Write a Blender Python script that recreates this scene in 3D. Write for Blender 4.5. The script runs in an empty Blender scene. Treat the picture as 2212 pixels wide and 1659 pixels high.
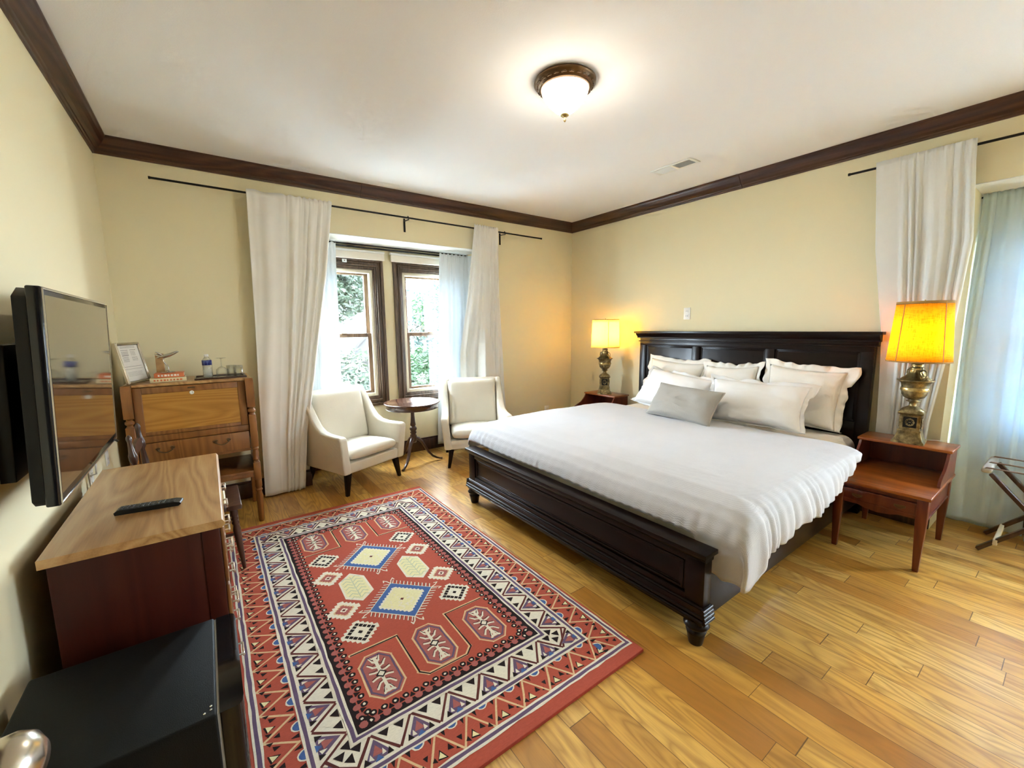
import bpy, bmesh, math, random
from mathutils import Vector, Matrix, noise
random.seed(7)
PI = math.pi
SC = bpy.context.scene
COL = SC.collection

# ------------------------------------------------------------------ camera
CAMLOC = Vector((0.5119, -0.0401, 1.4316)); YAW, PITCH, ROLL, FPX = 0.6270, 0.1348, -0.0102, 906.85
def cam_matrix():
    f = Vector((math.sin(YAW)*math.cos(PITCH), math.cos(YAW)*math.cos(PITCH), -math.sin(PITCH)))
    r = Vector((math.cos(YAW), -math.sin(YAW), 0)); u = r.cross(f)
    r2 = r*math.cos(ROLL) + u*math.sin(ROLL); u2 = -r*math.sin(ROLL) + u*math.cos(ROLL)
    m = Matrix((r2, u2, -f)).transposed().to_4x4(); m.translation = CAMLOC
    return m
cd = bpy.data.cameras.new('camera'); cam = bpy.data.objects.new('camera', cd); COL.objects.link(cam)
cd.sensor_width = 36; cd.sensor_fit = 'HORIZONTAL'; cd.lens = FPX/2212*36; cd.clip_start = 0.02; cd.clip_end = 200
cam.matrix_world = cam_matrix(); SC.camera = cam

# ------------------------------------------------------------------ view, world, daylight
SC.view_settings.view_transform = 'Standard'; SC.view_settings.look = 'None'
SC.view_settings.gamma = 1; SC.view_settings.use_curve_mapping = False
SC.view_settings.exposure = 2.64
try:
    SC.cycles.use_denoising = True; SC.cycles.denoiser = 'OPENIMAGEDENOISE'
    SC.cycles.max_bounces = 7; SC.cycles.diffuse_bounces = 4; SC.cycles.glossy_bounces = 3; SC.cycles.transparent_max_bounces = 12
    SC.cycles.use_adaptive_sampling = True; SC.cycles.adaptive_threshold = 0.09; SC.cycles.adaptive_min_samples = 16
    SC.cycles.caustics_reflective = False; SC.cycles.caustics_refractive = False
    SC.cycles.sample_clamp_indirect = 8
except Exception: pass
W = bpy.data.worlds.new('sky'); SC.world = W; W.use_nodes = True
bg = W.node_tree.nodes['Background']; bg.inputs[0].default_value = (0.72, 0.87, 1.0, 1); bg.inputs[1].default_value = 13.0
def portal(name, loc, rot, sx, sy):
    l = bpy.data.lights.new(name, 'AREA'); l.shape = 'RECTANGLE'; l.size = sx; l.size_y = sy
    l.cycles.is_portal = True
    o = bpy.data.objects.new(name, l); o.location = loc; o.rotation_euler = rot; COL.objects.link(o)
    return o
D, WX, H = 4.087, 4.494, 2.74          # window wall y, headboard wall x, ceiling z
AD = 0.40                              # depth of the window recesses
AX0, AX1, AZ = 1.20, 3.11, 2.285       # recess in the window wall
BY0, BY1 = -1.87, 0.50                 # recess in the headboard wall
YB = -2.10                             # wall behind the camera
portal('daylight_portal', (2.155, D+AD+.16, 1.37), (-PI/2, 0, 0), 1.9, 1.6)
portal('daylight_portal', (WX+AD+.16, -.68, 1.37), (0, PI/2, 0), 1.6, 2.45)
def soft_window(name, loc, rot, sx, sy, power, col):
    l = bpy.data.lights.new(name, 'AREA'); l.shape = 'RECTANGLE'; l.size = sx; l.size_y = sy
    l.energy = power; l.color = col
    o = bpy.data.objects.new(name, l); o.location = loc; o.rotation_euler = rot; COL.objects.link(o)
    return o

# ------------------------------------------------------------------ materials
MATS = {}
class N:
    def __init__(s, name):
        s.m = bpy.data.materials.new(name); s.m.use_nodes = True; s.t = s.m.node_tree; s.n = s.t.nodes; s.l = s.t.links
        s.b = s.n['Principled BSDF']; s.out = s.n['Material Output']; MATS[name] = s.m
    def add(s, typ, **kw):
        n = s.n.new(typ)
        for k, v in kw.items(): setattr(n, k, v)
        return n
    def put(s, sock, v):
        if v is None: return
        if isinstance(v, bpy.types.NodeSocket): s.l.new(v, sock)
        else:
            if isinstance(v, (tuple, list)) and len(v) == 3 and sock.type == 'RGBA': v = (*v, 1)
            sock.default_value = v
    def math(s, op, a, b=None, c=None):
        n = s.add('ShaderNodeMath', operation=op)
        for i, v in enumerate((a, b, c)):
            if v is not None: s.put(n.inputs[i], v)
        return n.outputs[0]
    def coord(s, kind='Object'): return s.add('ShaderNodeTexCoord').outputs[kind]
    def mapping(s, v, scale=(1,1,1), loc=(0,0,0), rot=(0,0,0)):
        n = s.add('ShaderNodeMapping'); s.l.new(v, n.inputs[0])
        s.put(n.inputs[1], loc); n.inputs[2].default_value = rot; n.inputs[3].default_value = scale
        return n.outputs[0]
    def noise(s, v, scale=5, detail=3, rough=.5, dist=0):
        n = s.add('ShaderNodeTexNoise'); s.l.new(v, n.inputs['Vector'])
        n.inputs['Scale'].default_value = scale; n.inputs['Detail'].default_value = detail
        n.inputs['Roughness'].default_value = rough; n.inputs['Distortion'].default_value = dist
        return n.outputs['Fac']
    def ramp(s, fac, stops):
        n = s.add('ShaderNodeValToRGB'); s.l.new(fac, n.inputs[0]); r = n.color_ramp
        while len(r.elements) < len(stops): r.elements.new(0.5)
        for e, (p, c) in zip(r.elements, stops): e.position = p; e.color = (*c, 1)
        return n.outputs[0]
    def mix(s, f, a, b, mode='MIX'):
        n = s.add('ShaderNodeMix', data_type='RGBA', blend_type=mode)
        s.put(n.inputs[0], f); s.put(n.inputs[6], a); s.put(n.inputs[7], b); return n.outputs[2]
    def bump(s, h, strength=.2, dist=.01):
        n = s.add('ShaderNodeBump'); s.l.new(h, n.inputs['Height']); n.inputs['Strength'].default_value = strength
        n.inputs['Distance'].default_value = dist; s.l.new(n.outputs[0], s.b.inputs['Normal']); return n
    def set(s, col=None, rough=None, metal=None, **kw):
        if col is not None: s.put(s.b.inputs['Base Color'], col)
        if rough is not None: s.put(s.b.inputs['Roughness'], rough)
        if metal is not None: s.put(s.b.inputs['Metallic'], metal)
        for k, v in kw.items(): s.put(s.b.inputs[k], v)
        return s
def plain(name, col, rough=.5, metal=0, bump=0, bscale=200, var=0, **kw):
    a = N(name); c = col
    if var:
        f = a.noise(a.coord(), 6, 3)
        c = a.mix(f, tuple(x*(1-var) for x in col), tuple(min(1, x*(1+var)) for x in col))
    a.set(c, rough, metal, **kw)
    if bump: a.bump(a.noise(a.coord(), bscale, 2), bump, .002)
    return a.m
def wood(name, c1, c2, c3, axis='Y', rough=.35, scale=1.0, rings=True, bump=.08, coat=0):
    a = N(name); v = a.coord()
    st = {'X': (.12, 1, 1), 'Y': (1, .12, 1), 'Z': (1, 1, .12)}[axis]
    mv = a.mapping(v, tuple(x*scale for x in st), (.37, .11, .63))
    n1 = a.noise(mv, 3.2, 2, .4, .4)
    ringv = a.math('FRACT', a.math('MULTIPLY', n1, 14.0 if rings else 6.0))
    tri = a.math('ABSOLUTE', a.math('SUBTRACT', ringv, .5))
    fine = a.noise(a.mapping(v, tuple(x*scale*(1 if x == 1 else .35) for x in st)), 120, 3, .6)
    f = a.math('ADD', a.math('MULTIPLY', tri, 1.1), a.math('MULTIPLY', fine, .55))
    big = a.noise(v, 2.2, 2)
    col = a.ramp(f, [(.15, c1), (.5, c2), (.95, c3)])
    col = a.mix(a.math('MULTIPLY', big, .35), col, c1)
    a.set(col, rough)
    if coat: a.set(**{'Coat Weight': coat, 'Coat Roughness': .15})
    a.bump(fine, bump, .001)
    return a.m
def fabric(name, col, weave=900, rough=.9, trans=0, transp=0, bump=.25, var=.04, wr=0, stripes=None):
    a = N(name); v = a.coord()
    f = a.noise(v, 8, 3); c = a.mix(f, tuple(x*(1-var) for x in col), tuple(min(1, x*(1+var)) for x in col))
    a.set(c, rough); a.set(**{'Sheen Weight': .15, 'Specular IOR Level': .15})
    w1 = a.add('ShaderNodeTexWave', wave_type='BANDS', bands_direction='Z'); w1.inputs['Scale'].default_value = weave/6.0
    w2 = a.add('ShaderNodeTexWave', wave_type='BANDS', bands_direction='X'); w2.inputs['Scale'].default_value = weave/6.0
    for w in (w1, w2): a.l.new(v, w.inputs[0]); w.inputs['Distortion'].default_value = 2; w.inputs['Detail'].default_value = 1
    h = a.math('ADD', w1.outputs['Fac'], w2.outputs['Fac'])
    if wr:
        h = a.math('ADD', a.math('MULTIPLY', h, .06), a.math('MULTIPLY', a.noise(a.mapping(v, (1, 1, .5)), 9, 4, .55, .6), wr))
        a.bump(h, bump, .02)
    else: a.bump(h, bump, .001)
    sh = a.b.outputs[0]
    if trans:
        tl = a.add('ShaderNodeBsdfTranslucent'); a.put(tl.inputs[0], c)
        mx = a.add('ShaderNodeMixShader'); mx.inputs[0].default_value = trans
        a.l.new(sh, mx.inputs[1]); a.l.new(tl.outputs[0], mx.inputs[2]); sh = mx.outputs[0]
    if transp:
        tp = a.add('ShaderNodeBsdfTransparent')
        mx = a.add('ShaderNodeMixShader'); mx.inputs[0].default_value = transp
        a.l.new(sh, mx.inputs[1]); a.l.new(tp.outputs[0], mx.inputs[2]); sh = mx.outputs[0]
    a.l.new(sh, a.out.inputs[0])
    return a.m

M_wall = N('wall_paint'); M_wall.set((.84, .755, .51), .85); M_wall.bump(M_wall.noise(M_wall.coord(), 260, 3), .10, .002); M_wall = M_wall.m
M_ceil = N('ceiling_paint'); M_ceil.set((.90, .90, .92), .9); M_ceil.bump(M_ceil.noise(M_ceil.coord(), 160, 4, .7), .25, .003); M_ceil = M_ceil.m
M_white = plain('white_plastic', (.85, .84, .80), .4)
M_soffit = plain('window_lit_soffit', (.86, .86, .82), .6, bump=.05)  # whiter than the walls: window light on the soffits put into the colour
M_mould = wood('crown_wood', (.030, .010, .006), (.060, .022, .011), (.115, .048, .022), 'Y', .33, 1.0, bump=.05)
M_mouldx = wood('crown_wood_cross', (.030, .010, .006), (.060, .022, .011), (.115, .048, .022), 'X', .33, 1.0, bump=.05)
M_casing = wood('window_wood', (.045, .026, .014), (.085, .050, .028), (.16, .10, .06), 'Z', .38, 1.4)
M_sash = wood('sash_wood', (.09, .05, .025), (.16, .09, .045), (.26, .16, .09), 'Z', .4, 1.4)
M_cream = plain('cream_jamb', (.72, .66, .50), .5)
M_esp = wood('espresso_wood', (.0055, .0022, .0018), (.008, .003, .0022), (.012, .0045, .0032), 'Y', .30, .8, bump=.02, coat=.10)
M_esp.node_tree.nodes['Principled BSDF'].inputs['Specular IOR Level'].default_value = .22
M_cherry = wood('cherry_wood', (.17, .036, .006), (.31, .078, .012), (.42, .125, .022), 'Y', .28, .8, bump=.03, coat=.3)
M_cherryd = wood('cherry_wood_dark', (.085, .013, .007), (.14, .024, .010), (.20, .042, .016), 'Z', .3, .8, bump=.03, coat=.2)
M_oak = wood('oak_top', (.30, .14, .045), (.46, .25, .095), (.60, .38, .17), 'Y', .38, 1.3, bump=.06, coat=.2)
M_oakd = wood('oak_panel', (.34, .14, .018), (.45, .20, .030), (.55, .27, .050), 'X', .38, 1.5, bump=.06, coat=.15)
M_oakf = wood('oak_frame', (.17, .060, .014), (.25, .095, .022), (.34, .14, .035), 'Z', .38, 1.5, bump=.06, coat=.15)
M_maho = wood('dresser_side', (.034, .0055, .0035), (.048, .0075, .0045), (.064, .012, .006), 'Z', .4, .8, bump=.02)
M_maho.node_tree.nodes['Principled BSDF'].inputs['Specular IOR Level'].default_value = .25
M_walnut = wood('walnut_dark', (.030, .012, .008), (.055, .022, .014), (.10, .045, .028), 'Z', .3, 1, bump=.03, coat=.3)
M_tabletop = wood('table_top_wood', (.05, .020, .012), (.085, .036, .020), (.13, .06, .034), 'X', .16, 1, bump=.02, coat=.5)
M_drape = fabric('drape_cotton', (.95, .92, .86), 700, trans=.15, bump=.3, wr=0.0)
M_draper = fabric('drape_cotton_thin', (.95, .94, .91), 700, trans=.32, bump=.3)
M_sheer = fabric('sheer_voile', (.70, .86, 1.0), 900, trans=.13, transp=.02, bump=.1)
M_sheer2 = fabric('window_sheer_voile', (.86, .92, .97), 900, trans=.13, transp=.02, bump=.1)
M_uph = fabric('upholstery', (.80, .75, .64), 420, bump=.45)
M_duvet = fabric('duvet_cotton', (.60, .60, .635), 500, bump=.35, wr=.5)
M_pillow = fabric('pillow_cotton', (.88, .84, .77), 500, bump=.35, wr=.6)
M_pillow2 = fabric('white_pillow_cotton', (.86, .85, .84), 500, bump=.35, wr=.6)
M_grey = fabric('grey_chenille', (.40, .375, .335), 300, bump=.6)
M_sheet = fabric('sheet_cotton', (.86, .80, .69), 600, bump=.2, wr=.3)
M_black = plain('black_metal', (.012, .011, .010), .35, .6)
M_bplastic = plain('black_plastic', (.004, .004, .004), .42, 0, bump=.1, bscale=600, **{'Specular IOR Level': .3})
M_bgloss = plain('black_gloss', (.008, .008, .009), .08)
M_fridge = plain('fridge_black', (.0022, .0024, .0022), .55, 0, bump=.35, bscale=500, **{'Specular IOR Level': .22})
M_screen = plain('screen_glass', (.030, .027, .022), .07, 0, **{'Specular IOR Level': 1.0, 'Coat Weight': 1.0, 'Coat Roughness': .05})
M_chrome = plain('brushed_chrome', (.72, .70, .66), .22, 1)
M_nickel = plain('satin_nickel', (.62, .58, .50), .25, 1)
M_pewter = plain('silver_sculpture', (.52, .51, .49), .22, 1)
M_bronze = plain('old_bronze', (.16, .10, .055), .35, .9, bump=.5, bscale=90, var=.3)
a = N('antique_brass'); f = a.noise(a.coord(), 30, 4, .6)
a.set(a.ramp(f, [(.3, (.06, .045, .022)), (.5, (.24, .18, .085)), (.7, (.46, .37, .18))]), .34, .85); a.bump(a.noise(a.coord(), 140, 3), .5, .003); M_brass = a.m
a = N('pale_brass'); f = a.noise(a.coord(), 30, 4, .6)
a.set(a.ramp(f, [(.3, (.30, .20, .07)), (.6, (.62, .47, .20))]), .3, .9); M_brassl = a.m
a = N('window_glass'); tp = a.add('ShaderNodeBsdfTransparent'); gl = a.add('ShaderNodeBsdfGlossy'); gl.inputs['Roughness'].default_value = .01
mx = a.add('ShaderNodeMixShader'); mx.inputs[0].default_value = .05; a.l.new(tp.outputs[0], mx.inputs[1]); a.l.new(gl.outputs[0], mx.inputs[2]); a.l.new(mx.outputs[0], a.out.inputs[0]); M_glass = a.m
a = N('clear_glass'); tp = a.add('ShaderNodeBsdfTransparent'); tp.inputs[0].default_value = (.96, .97, .95, 1); gl = a.add('ShaderNodeBsdfGlossy'); gl.inputs['Roughness'].default_value = .03
lw = a.add('ShaderNodeLayerWeight'); lw.inputs[0].default_value = .32
mx = a.add('ShaderNodeMixShader'); a.l.new(lw.outputs['Facing'], mx.inputs[0]); a.l.new(tp.outputs[0], mx.inputs[1]); a.l.new(gl.outputs[0], mx.inputs[2]); a.l.new(mx.outputs[0], a.out.inputs[0]); M_clear = a.m
def shade_mat(name, col, emis, thr=0):
    a = N(name); v = a.coord()
    s1 = a.noise(a.mapping(v, (1, 1, 9)), 26, 4, .7); s2 = a.noise(a.mapping(v, (7, 7, .8)), 26, 4, .7)
    f = a.math('MULTIPLY', a.math('ADD', s1, s2), .5)
    c = a.ramp(f, [(.36, tuple(x*(1-thr) for x in col)), (.52, col)])
    a.set(c, .9); tl = a.add('ShaderNodeBsdfTranslucent'); a.put(tl.inputs[0], c)
    mx = a.add('ShaderNodeMixShader'); mx.inputs[0].default_value = .6
    a.l.new(a.b.outputs[0], mx.inputs[1]); a.l.new(tl.outputs[0], mx.inputs[2]); a.l.new(mx.outputs[0], a.out.inputs[0])
    a.bump(f, .4, .002)
    return a.m
M_shadeR = shade_mat('amber_burlap', (.80, .46, .02), 0, .45)
M_shadeL = shade_mat('cream_burlap', (.88, .72, .30), 0, .10)
M_trim = plain('shade_trim', (.38, .22, .06), .8)
a = N('lit_glass'); a.set((1, .95, .85), .4); a.set(**{'Emission Color': (1, .90, .74, 1), 'Emission Strength': 24.0})
gn = a.add('ShaderNodeNewGeometry'); sn = a.add('ShaderNodeSeparateXYZ'); a.l.new(gn.outputs['Normal'], sn.inputs[0])
dn = a.math('MAXIMUM', a.math('MULTIPLY', sn.outputs[2], -1), 0)   # glow concentrated on downward faces to keep the ceiling halo small
a.put(a.b.inputs['Emission Strength'], a.math('ADD', 1.2, a.math('MULTIPLY', a.math('POWER', dn, 4.0), 62))); M_lit = a.m
a = N('lamp_bulb'); a.set((1, .95, .85), .4); a.set(**{'Emission Color': (1, .75, .40, 1), 'Emission Strength': 30.0}); M_bulb = a.m
# floor of oak boards, running along Y
a = N('oak_boards'); v = a.coord(); sp = a.add('ShaderNodeSeparateXYZ'); a.l.new(v, sp.inputs[0]); X, Y = sp.outputs[0], sp.outputs[1]
PW = .1075
rx = a.math('DIVIDE', a.math('ADD', X, .055), PW); row = a.math('FLOOR', rx); fx = a.math('FRACT', rx)
wn = a.add('ShaderNodeTexWhiteNoise', noise_dimensions='1D'); a.l.new(row, wn.inputs['W'])
yy = a.math('DIVIDE', a.math('ADD', Y, a.math('MULTIPLY', wn.outputs[0], 7.3)), a.math('ADD', .62, a.math('MULTIPLY', wn.outputs[0], .55)))
pid = a.math('FLOOR', yy); fy = a.math('FRACT', yy)
w2 = a.add('ShaderNodeTexWhiteNoise', noise_dimensions='2D'); cb = a.add('ShaderNodeCombineXYZ'); a.l.new(row, cb.inputs[0]); a.l.new(pid, cb.inputs[1]); a.l.new(cb.outputs[0], w2.inputs['Vector'])
r = w2.outputs[0]
off = a.add('ShaderNodeCombineXYZ'); a.l.new(a.math('MULTIPLY', r, 31), off.inputs[0]); a.l.new(a.math('MULTIPLY', r, 17), off.inputs[1])
vadd = a.add('ShaderNodeVectorMath', operation='ADD'); a.l.new(v, vadd.inputs[0]); a.l.new(off.outputs[0], vadd.inputs[1]); pv = vadd.outputs[0]
g1 = a.noise(a.mapping(pv, (1, .13, 1)), 7, 2, .5, .5); rings = a.math('POWER', a.math('MULTIPLY', a.math('ABSOLUTE', a.math('SUBTRACT', a.math('FRACT', a.math('MULTIPLY', g1, 13)), .5)), 2), 1.6)
g2 = a.noise(a.mapping(pv, (1, .05, 1)), 150, 3, .6)
blotch = a.noise(a.mapping(pv, (1, .22, 1)), 5.5, 3, .6, .3)
base = a.ramp(r, [(0, (.42, .17, .026)), (.14, (.58, .275, .045)), (.36, (.76, .41, .080)), (.62, (.86, .51, .12)), (.85, (.93, .61, .18)), (1, (.56, .26, .05))])
c = a.mix(a.math('MULTIPLY', rings, .62), base, (.34, .15, .025))
c = a.mix(a.math('MULTIPLY', g2, .55), c, (.30, .13, .022))
dk = a.ramp(blotch, [(.52, (0, 0, 0)), (.72, (1, 1, 1))]); c = a.mix(a.math('MULTIPLY', dk, .60), c, (.22, .085, .016))
vo = a.add('ShaderNodeTexVoronoi'); a.l.new(a.mapping(pv, (1, .55, 1)), vo.inputs['Vector']); vo.inputs['Scale'].default_value = 3.2
kn = a.ramp(vo.outputs['Distance'], [(.02, (1, 1, 1)), (.10, (0, 0, 0))]); c = a.mix(a.math('MULTIPLY', kn, .8), c, (.09, .035, .012))
ex = a.math('MINIMUM', fx, a.math('SUBTRACT', 1, fx)); ey = a.math('MINIMUM', fy, a.math('SUBTRACT', 1, fy))
sx = a.math('LESS_THAN', ex, .011); sy = a.math('LESS_THAN', ey, .0018); seam = a.math('MAXIMUM', sx, sy)
c = a.mix(a.math('MULTIPLY', seam, .75), c, (.05, .02, .008))
a.set(c, a.math('ADD', .24, a.math('MULTIPLY', g2, .18))); a.set(**{'Coat Weight': .25, 'Coat Roughness': .22})
a.bump(a.math('SUBTRACT', a.math('MULTIPLY', g2, .25), seam), .25, .002); M_floor = a.m

# ------------------------------------------------------------------ mesh helper
class MB:
    def __init__(s): s.v = []; s.f = []; s.mi = []; s.sm = []
    def add(s, vs, fs, m=0, smooth=False):
        b = len(s.v); s.v += [tuple(p) for p in vs]
        for f in fs: s.f.append([b+i for i in f]); s.mi.append(m); s.sm.append(smooth)
        return s
    def box(s, x0, x1, y0, y1, z0, z1, m=0):
        x0, x1 = min(x0, x1), max(x0, x1); y0, y1 = min(y0, y1), max(y0, y1); z0, z1 = min(z0, z1), max(z0, z1)
        vs = [(x, y, z) for z in (z0, z1) for y in (y0, y1) for x in (x0, x1)]
        return s.add(vs, [(0, 2, 3, 1), (4, 5, 7, 6), (0, 1, 5, 4), (2, 6, 7, 3), (0, 4, 6, 2), (1, 3, 7, 5)], m)
    def prism(s, poly, axis, a, b, m=0, smooth=False):
        """poly: 2-D outline; extruded along axis from a to b. axis 'y': poly=(x,z); 'x': (y,z); 'z': (x,y)"""
        n = len(poly)
        def P(p, t): return {'y': (p[0], t, p[1]), 'x': (t, p[0], p[1]), 'z': (p[0], p[1], t)}[axis]
        vs = [P(p, a) for p in poly] + [P(p, b) for p in poly]
        s.add(vs, [list(range(n))[::-1], list(range(n, 2*n))], m)
        s.add(vs, [(i, (i+1) % n, n+(i+1) % n, n+i) for i in range(n)], m, smooth)
        return s
    def lathe(s, prof, cx=0, cy=0, n=32, m=0, smooth=True, z0=0, sq=None, rot=0):
        """prof: (r, z) pairs; sq: number of sides for a polygonal turning"""
        k = sq or n; vs = []; fs = []
        for r, z in prof:
            for i in range(k):
                t = 2*PI*i/k + rot; vs.append((cx+r*math.cos(t), cy+r*math.sin(t), z0+z))
        for j in range(len(prof)-1):
            for i in range(k): fs.append((j*k+i, j*k+(i+1) % k, (j+1)*k+(i+1) % k, (j+1)*k+i))
        s.add(vs, fs, m, smooth and not sq)
        if prof[0][0] > 1e-5: s.add(vs[:k], [list(range(k))[::-1]], m)
        if prof[-1][0] > 1e-5: s.add(vs[-k:], [list(range(k))], m)
        return s
    def tube(s, pts, r, n=10, m=0, caps=True, smooth=True, flat=1.0):
        pts = [Vector(p) for p in pts]; rr = r if isinstance(r, (list, tuple)) else [r]*len(pts)
        vs = []; up = Vector((0, 0, 1)); prev = None
        for i, p in enumerate(pts):
            t = (pts[min(i+1, len(pts)-1)] - pts[max(i-1, 0)]).normalized()
            if prev is None:
                a_ = up if abs(t.z) < .9 else Vector((1, 0, 0)); u = t.cross(a_).normalized()
            else: u = (prev - t*prev.dot(t)).normalized()
            prev = u; w = t.cross(u)
            for k in range(n):
                q = 2*PI*k/n; vs.append(p + u*math.cos(q)*rr[i] + w*math.sin(q)*rr[i]*flat)
        fs = [(j*n+k, j*n+(k+1) % n, (j+1)*n+(k+1) % n, (j+1)*n+k) for j in range(len(pts)-1) for k in range(n)]
        s.add(vs, fs, m, smooth)
        if caps: s.add(vs[:n], [list(range(n))[::-1]], m); s.add(vs[-n:], [list(range(n))], m)
        return s
    def grid(s, fn, nu, nv, m=0, smooth=True, closeu=False):
        vs = [fn(i/nu, j/nv) for j in range(nv+1) for i in range(nu+1)]
        fs = [(j*(nu+1)+i, j*(nu+1)+i+1, (j+1)*(nu+1)+i+1, (j+1)*(nu+1)+i) for j in range(nv) for i in range(nu)]
        return s.add(vs, fs, m, smooth)
    def beam(s, p, q, w, h, m=0, up=(0, 0, 1)):
        p, q = Vector(p), Vector(q); t = (q-p).normalized(); u = t.cross(Vector(up)).normalized(); n = u.cross(t)
        vs = [e + u*a_*w/2 + n*b_*h/2 for e in (p, q) for a_, b_ in ((-1, -1), (1, -1), (1, 1), (-1, 1))]
        return s.add(vs, [(0, 3, 2, 1), (4, 5, 6, 7), (0, 1, 5, 4), (1, 2, 6, 5), (2, 3, 7, 6), (3, 0, 4, 7)], m)
    def frame(s, x0, x1, z0, z1, w, y0, y1, m=0, axis='y'):
        for q in ((x0, x0+w, z0, z1), (x1-w, x1, z0, z1), (x0+w, x1-w, z0, z0+w), (x0+w, x1-w, z1-w, z1)):
            if axis == 'y': s.box(q[0], q[1], y0, y1, q[2], q[3], m)
            else: s.box(y0, y1, q[0], q[1], q[2], q[3], m)
        return s
    def build(s, name, mats, parent=None, bevel=0, seg=2, sub=0, solid=0, label=None, fix=True, weld=0):
        me = bpy.data.meshes.new(name); me.from_pydata(s.v, [], s.f)
        mats = mats if isinstance(mats, (list, tuple)) else [mats]
        for q in mats: me.materials.append(q)
        me.polygons.foreach_set('material_index', s.mi); me.polygons.foreach_set('use_smooth', s.sm); me.update()
        if fix or weld:
            bm = bmesh.new(); bm.from_mesh(me)
            if weld: bmesh.ops.remove_doubles(bm, verts=bm.verts, dist=weld)
            if fix: bmesh.ops.recalc_face_normals(bm, faces=bm.faces)
            bm.to_mesh(me); bm.free()
        o = bpy.data.objects.new(name, me); COL.objects.link(o)
        if parent is not None: o.parent = parent
        if bevel:
            b = o.modifiers.new('bevel', 'BEVEL'); b.width = bevel; b.segments = seg; b.limit_method = 'ANGLE'; b.angle_limit = .7
            b.harden_normals = False
            for p in me.polygons: p.use_smooth = True
        if sub:
            b = o.modifiers.new('subdivision', 'SUBSURF'); b.levels = sub; b.render_levels = sub
            for p in me.polygons: p.use_smooth = True
        if solid:
            b = o.modifiers.new('thickness', 'SOLIDIFY'); b.thickness = solid; b.offset = 0
        if label: o['label'] = label
        return o
def thing(name, label, cat, loc=(0, 0, 0), rz=0, group=None):
    o = bpy.data.objects.new(name, None); COL.objects.link(o); o.empty_display_size = .1
    o.location = loc; o.rotation_euler = (0, 0, rz); o['label'] = label; o['category'] = cat
    if group: o['group'] = group
    return o
def tag(o, label, cat, group=None, loc=None):
    o['label'] = label; o['category'] = cat
    if group: o['group'] = group
    if loc: o.location = loc
    return o
def struct(o): o['kind'] = 'structure'; return o
def copy_tree(o, parent=None):
    c = o.copy(); COL.objects.link(c); c.parent = parent
    for ch in list(o.children): copy_tree(ch, c)
    return c

# ------------------------------------------------------------------ room shell
TH = .15
m = MB().box(-.10, WX+.6, YB-.1, D+.6, -.08, 0); struct(m.build('floor', M_floor))
m = MB().box(-.10, WX+.6, YB-.1, D+.6, H, H+.1); struct(m.build('ceiling', M_ceil))
# left wall with the doorway the open door belongs to
DY0, DY1 = -1.05, -.15
m = MB().box(-TH, 0, DY1, D+.55, 0, H).box(-TH, 0, YB-.1, DY0, 0, H).box(-TH, 0, DY0, DY1, 2.07, H)
struct(m.build('wall_left', M_wall))
m = MB().box(-1.3, -TH, DY0-.3, DY0-.25, 0, H).box(-1.3, -TH, DY1+.25, DY1+.3, 0, H).box(-1.35, -1.3, DY0-.3, DY1+.3, 0, H)
m.box(-1.35, -TH, DY0-.3, DY1+.3, 2.6, 2.65).box(-1.35, -TH+.1, DY0-.3, DY1+.3, -.08, 0)
struct(m.build('wall_hall', M_wall))
W1 = (1.25, 2.10); W2 = (2.21, 3.06); WZ = (.60, 2.145); CW = .07
def wall_with_recess(name, s0, s1, e0, e1, wins, place):
    """place(u0,u1,v0,v1,z0,z1): u along the wall, v = depth from its face"""
    b = MB()
    def bx(*q): b.box(*place(*q))
    bx(e0, s0, 0, AD+TH, 0, H); bx(s1, e1, 0, AD+TH, 0, H); bx(s0, s1, 0, AD+TH, AZ+.004, H)
    bx(s0, s1, AD, AD+TH, 0, WZ[0]+CW); bx(s0, s1, AD, AD+TH, WZ[1]-CW, AZ+.004)
    cuts = [s0] + [q for w in wins for q in (w[0]+CW, w[1]-CW)] + [s1]
    for i in range(0, len(cuts), 2): bx(cuts[i], cuts[i+1], AD, AD+TH, WZ[0]+CW, WZ[1]-CW)
    struct(b.build(name, M_wall))
    t = MB(); t.box(*place(s0+.001, s1-.001, .001, AD-.001, AZ-.002, AZ+.003)); return t
PW_ = lambda u0, u1, v0, v1, z0, z1: (u0, u1, D+v0, D+v1, z0, z1)
PH_ = lambda u0, u1, v0, v1, z0, z1: (WX+v0, WX+v1, u0, u1, z0, z1)
V1 = (-.31+.055, .44); V2 = (-1.06, -.31-.055); V3 = (-1.81, -1.115)  # last one is an unseen window added to let in more daylight
t = wall_with_recess('wall_window', AX0, AX1, 0, WX+AD+TH, (W1, W2), PW_); struct(t.build('trim_1', M_soffit))
t = wall_with_recess('wall_right', BY0, BY1, YB-.1, D, (V3, V2, V1), PH_); struct(t.build('trim_2', M_soffit))
struct(MB().box(0, WX, YB-TH, YB, 0, H).build('wall_back', M_wall))

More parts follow.
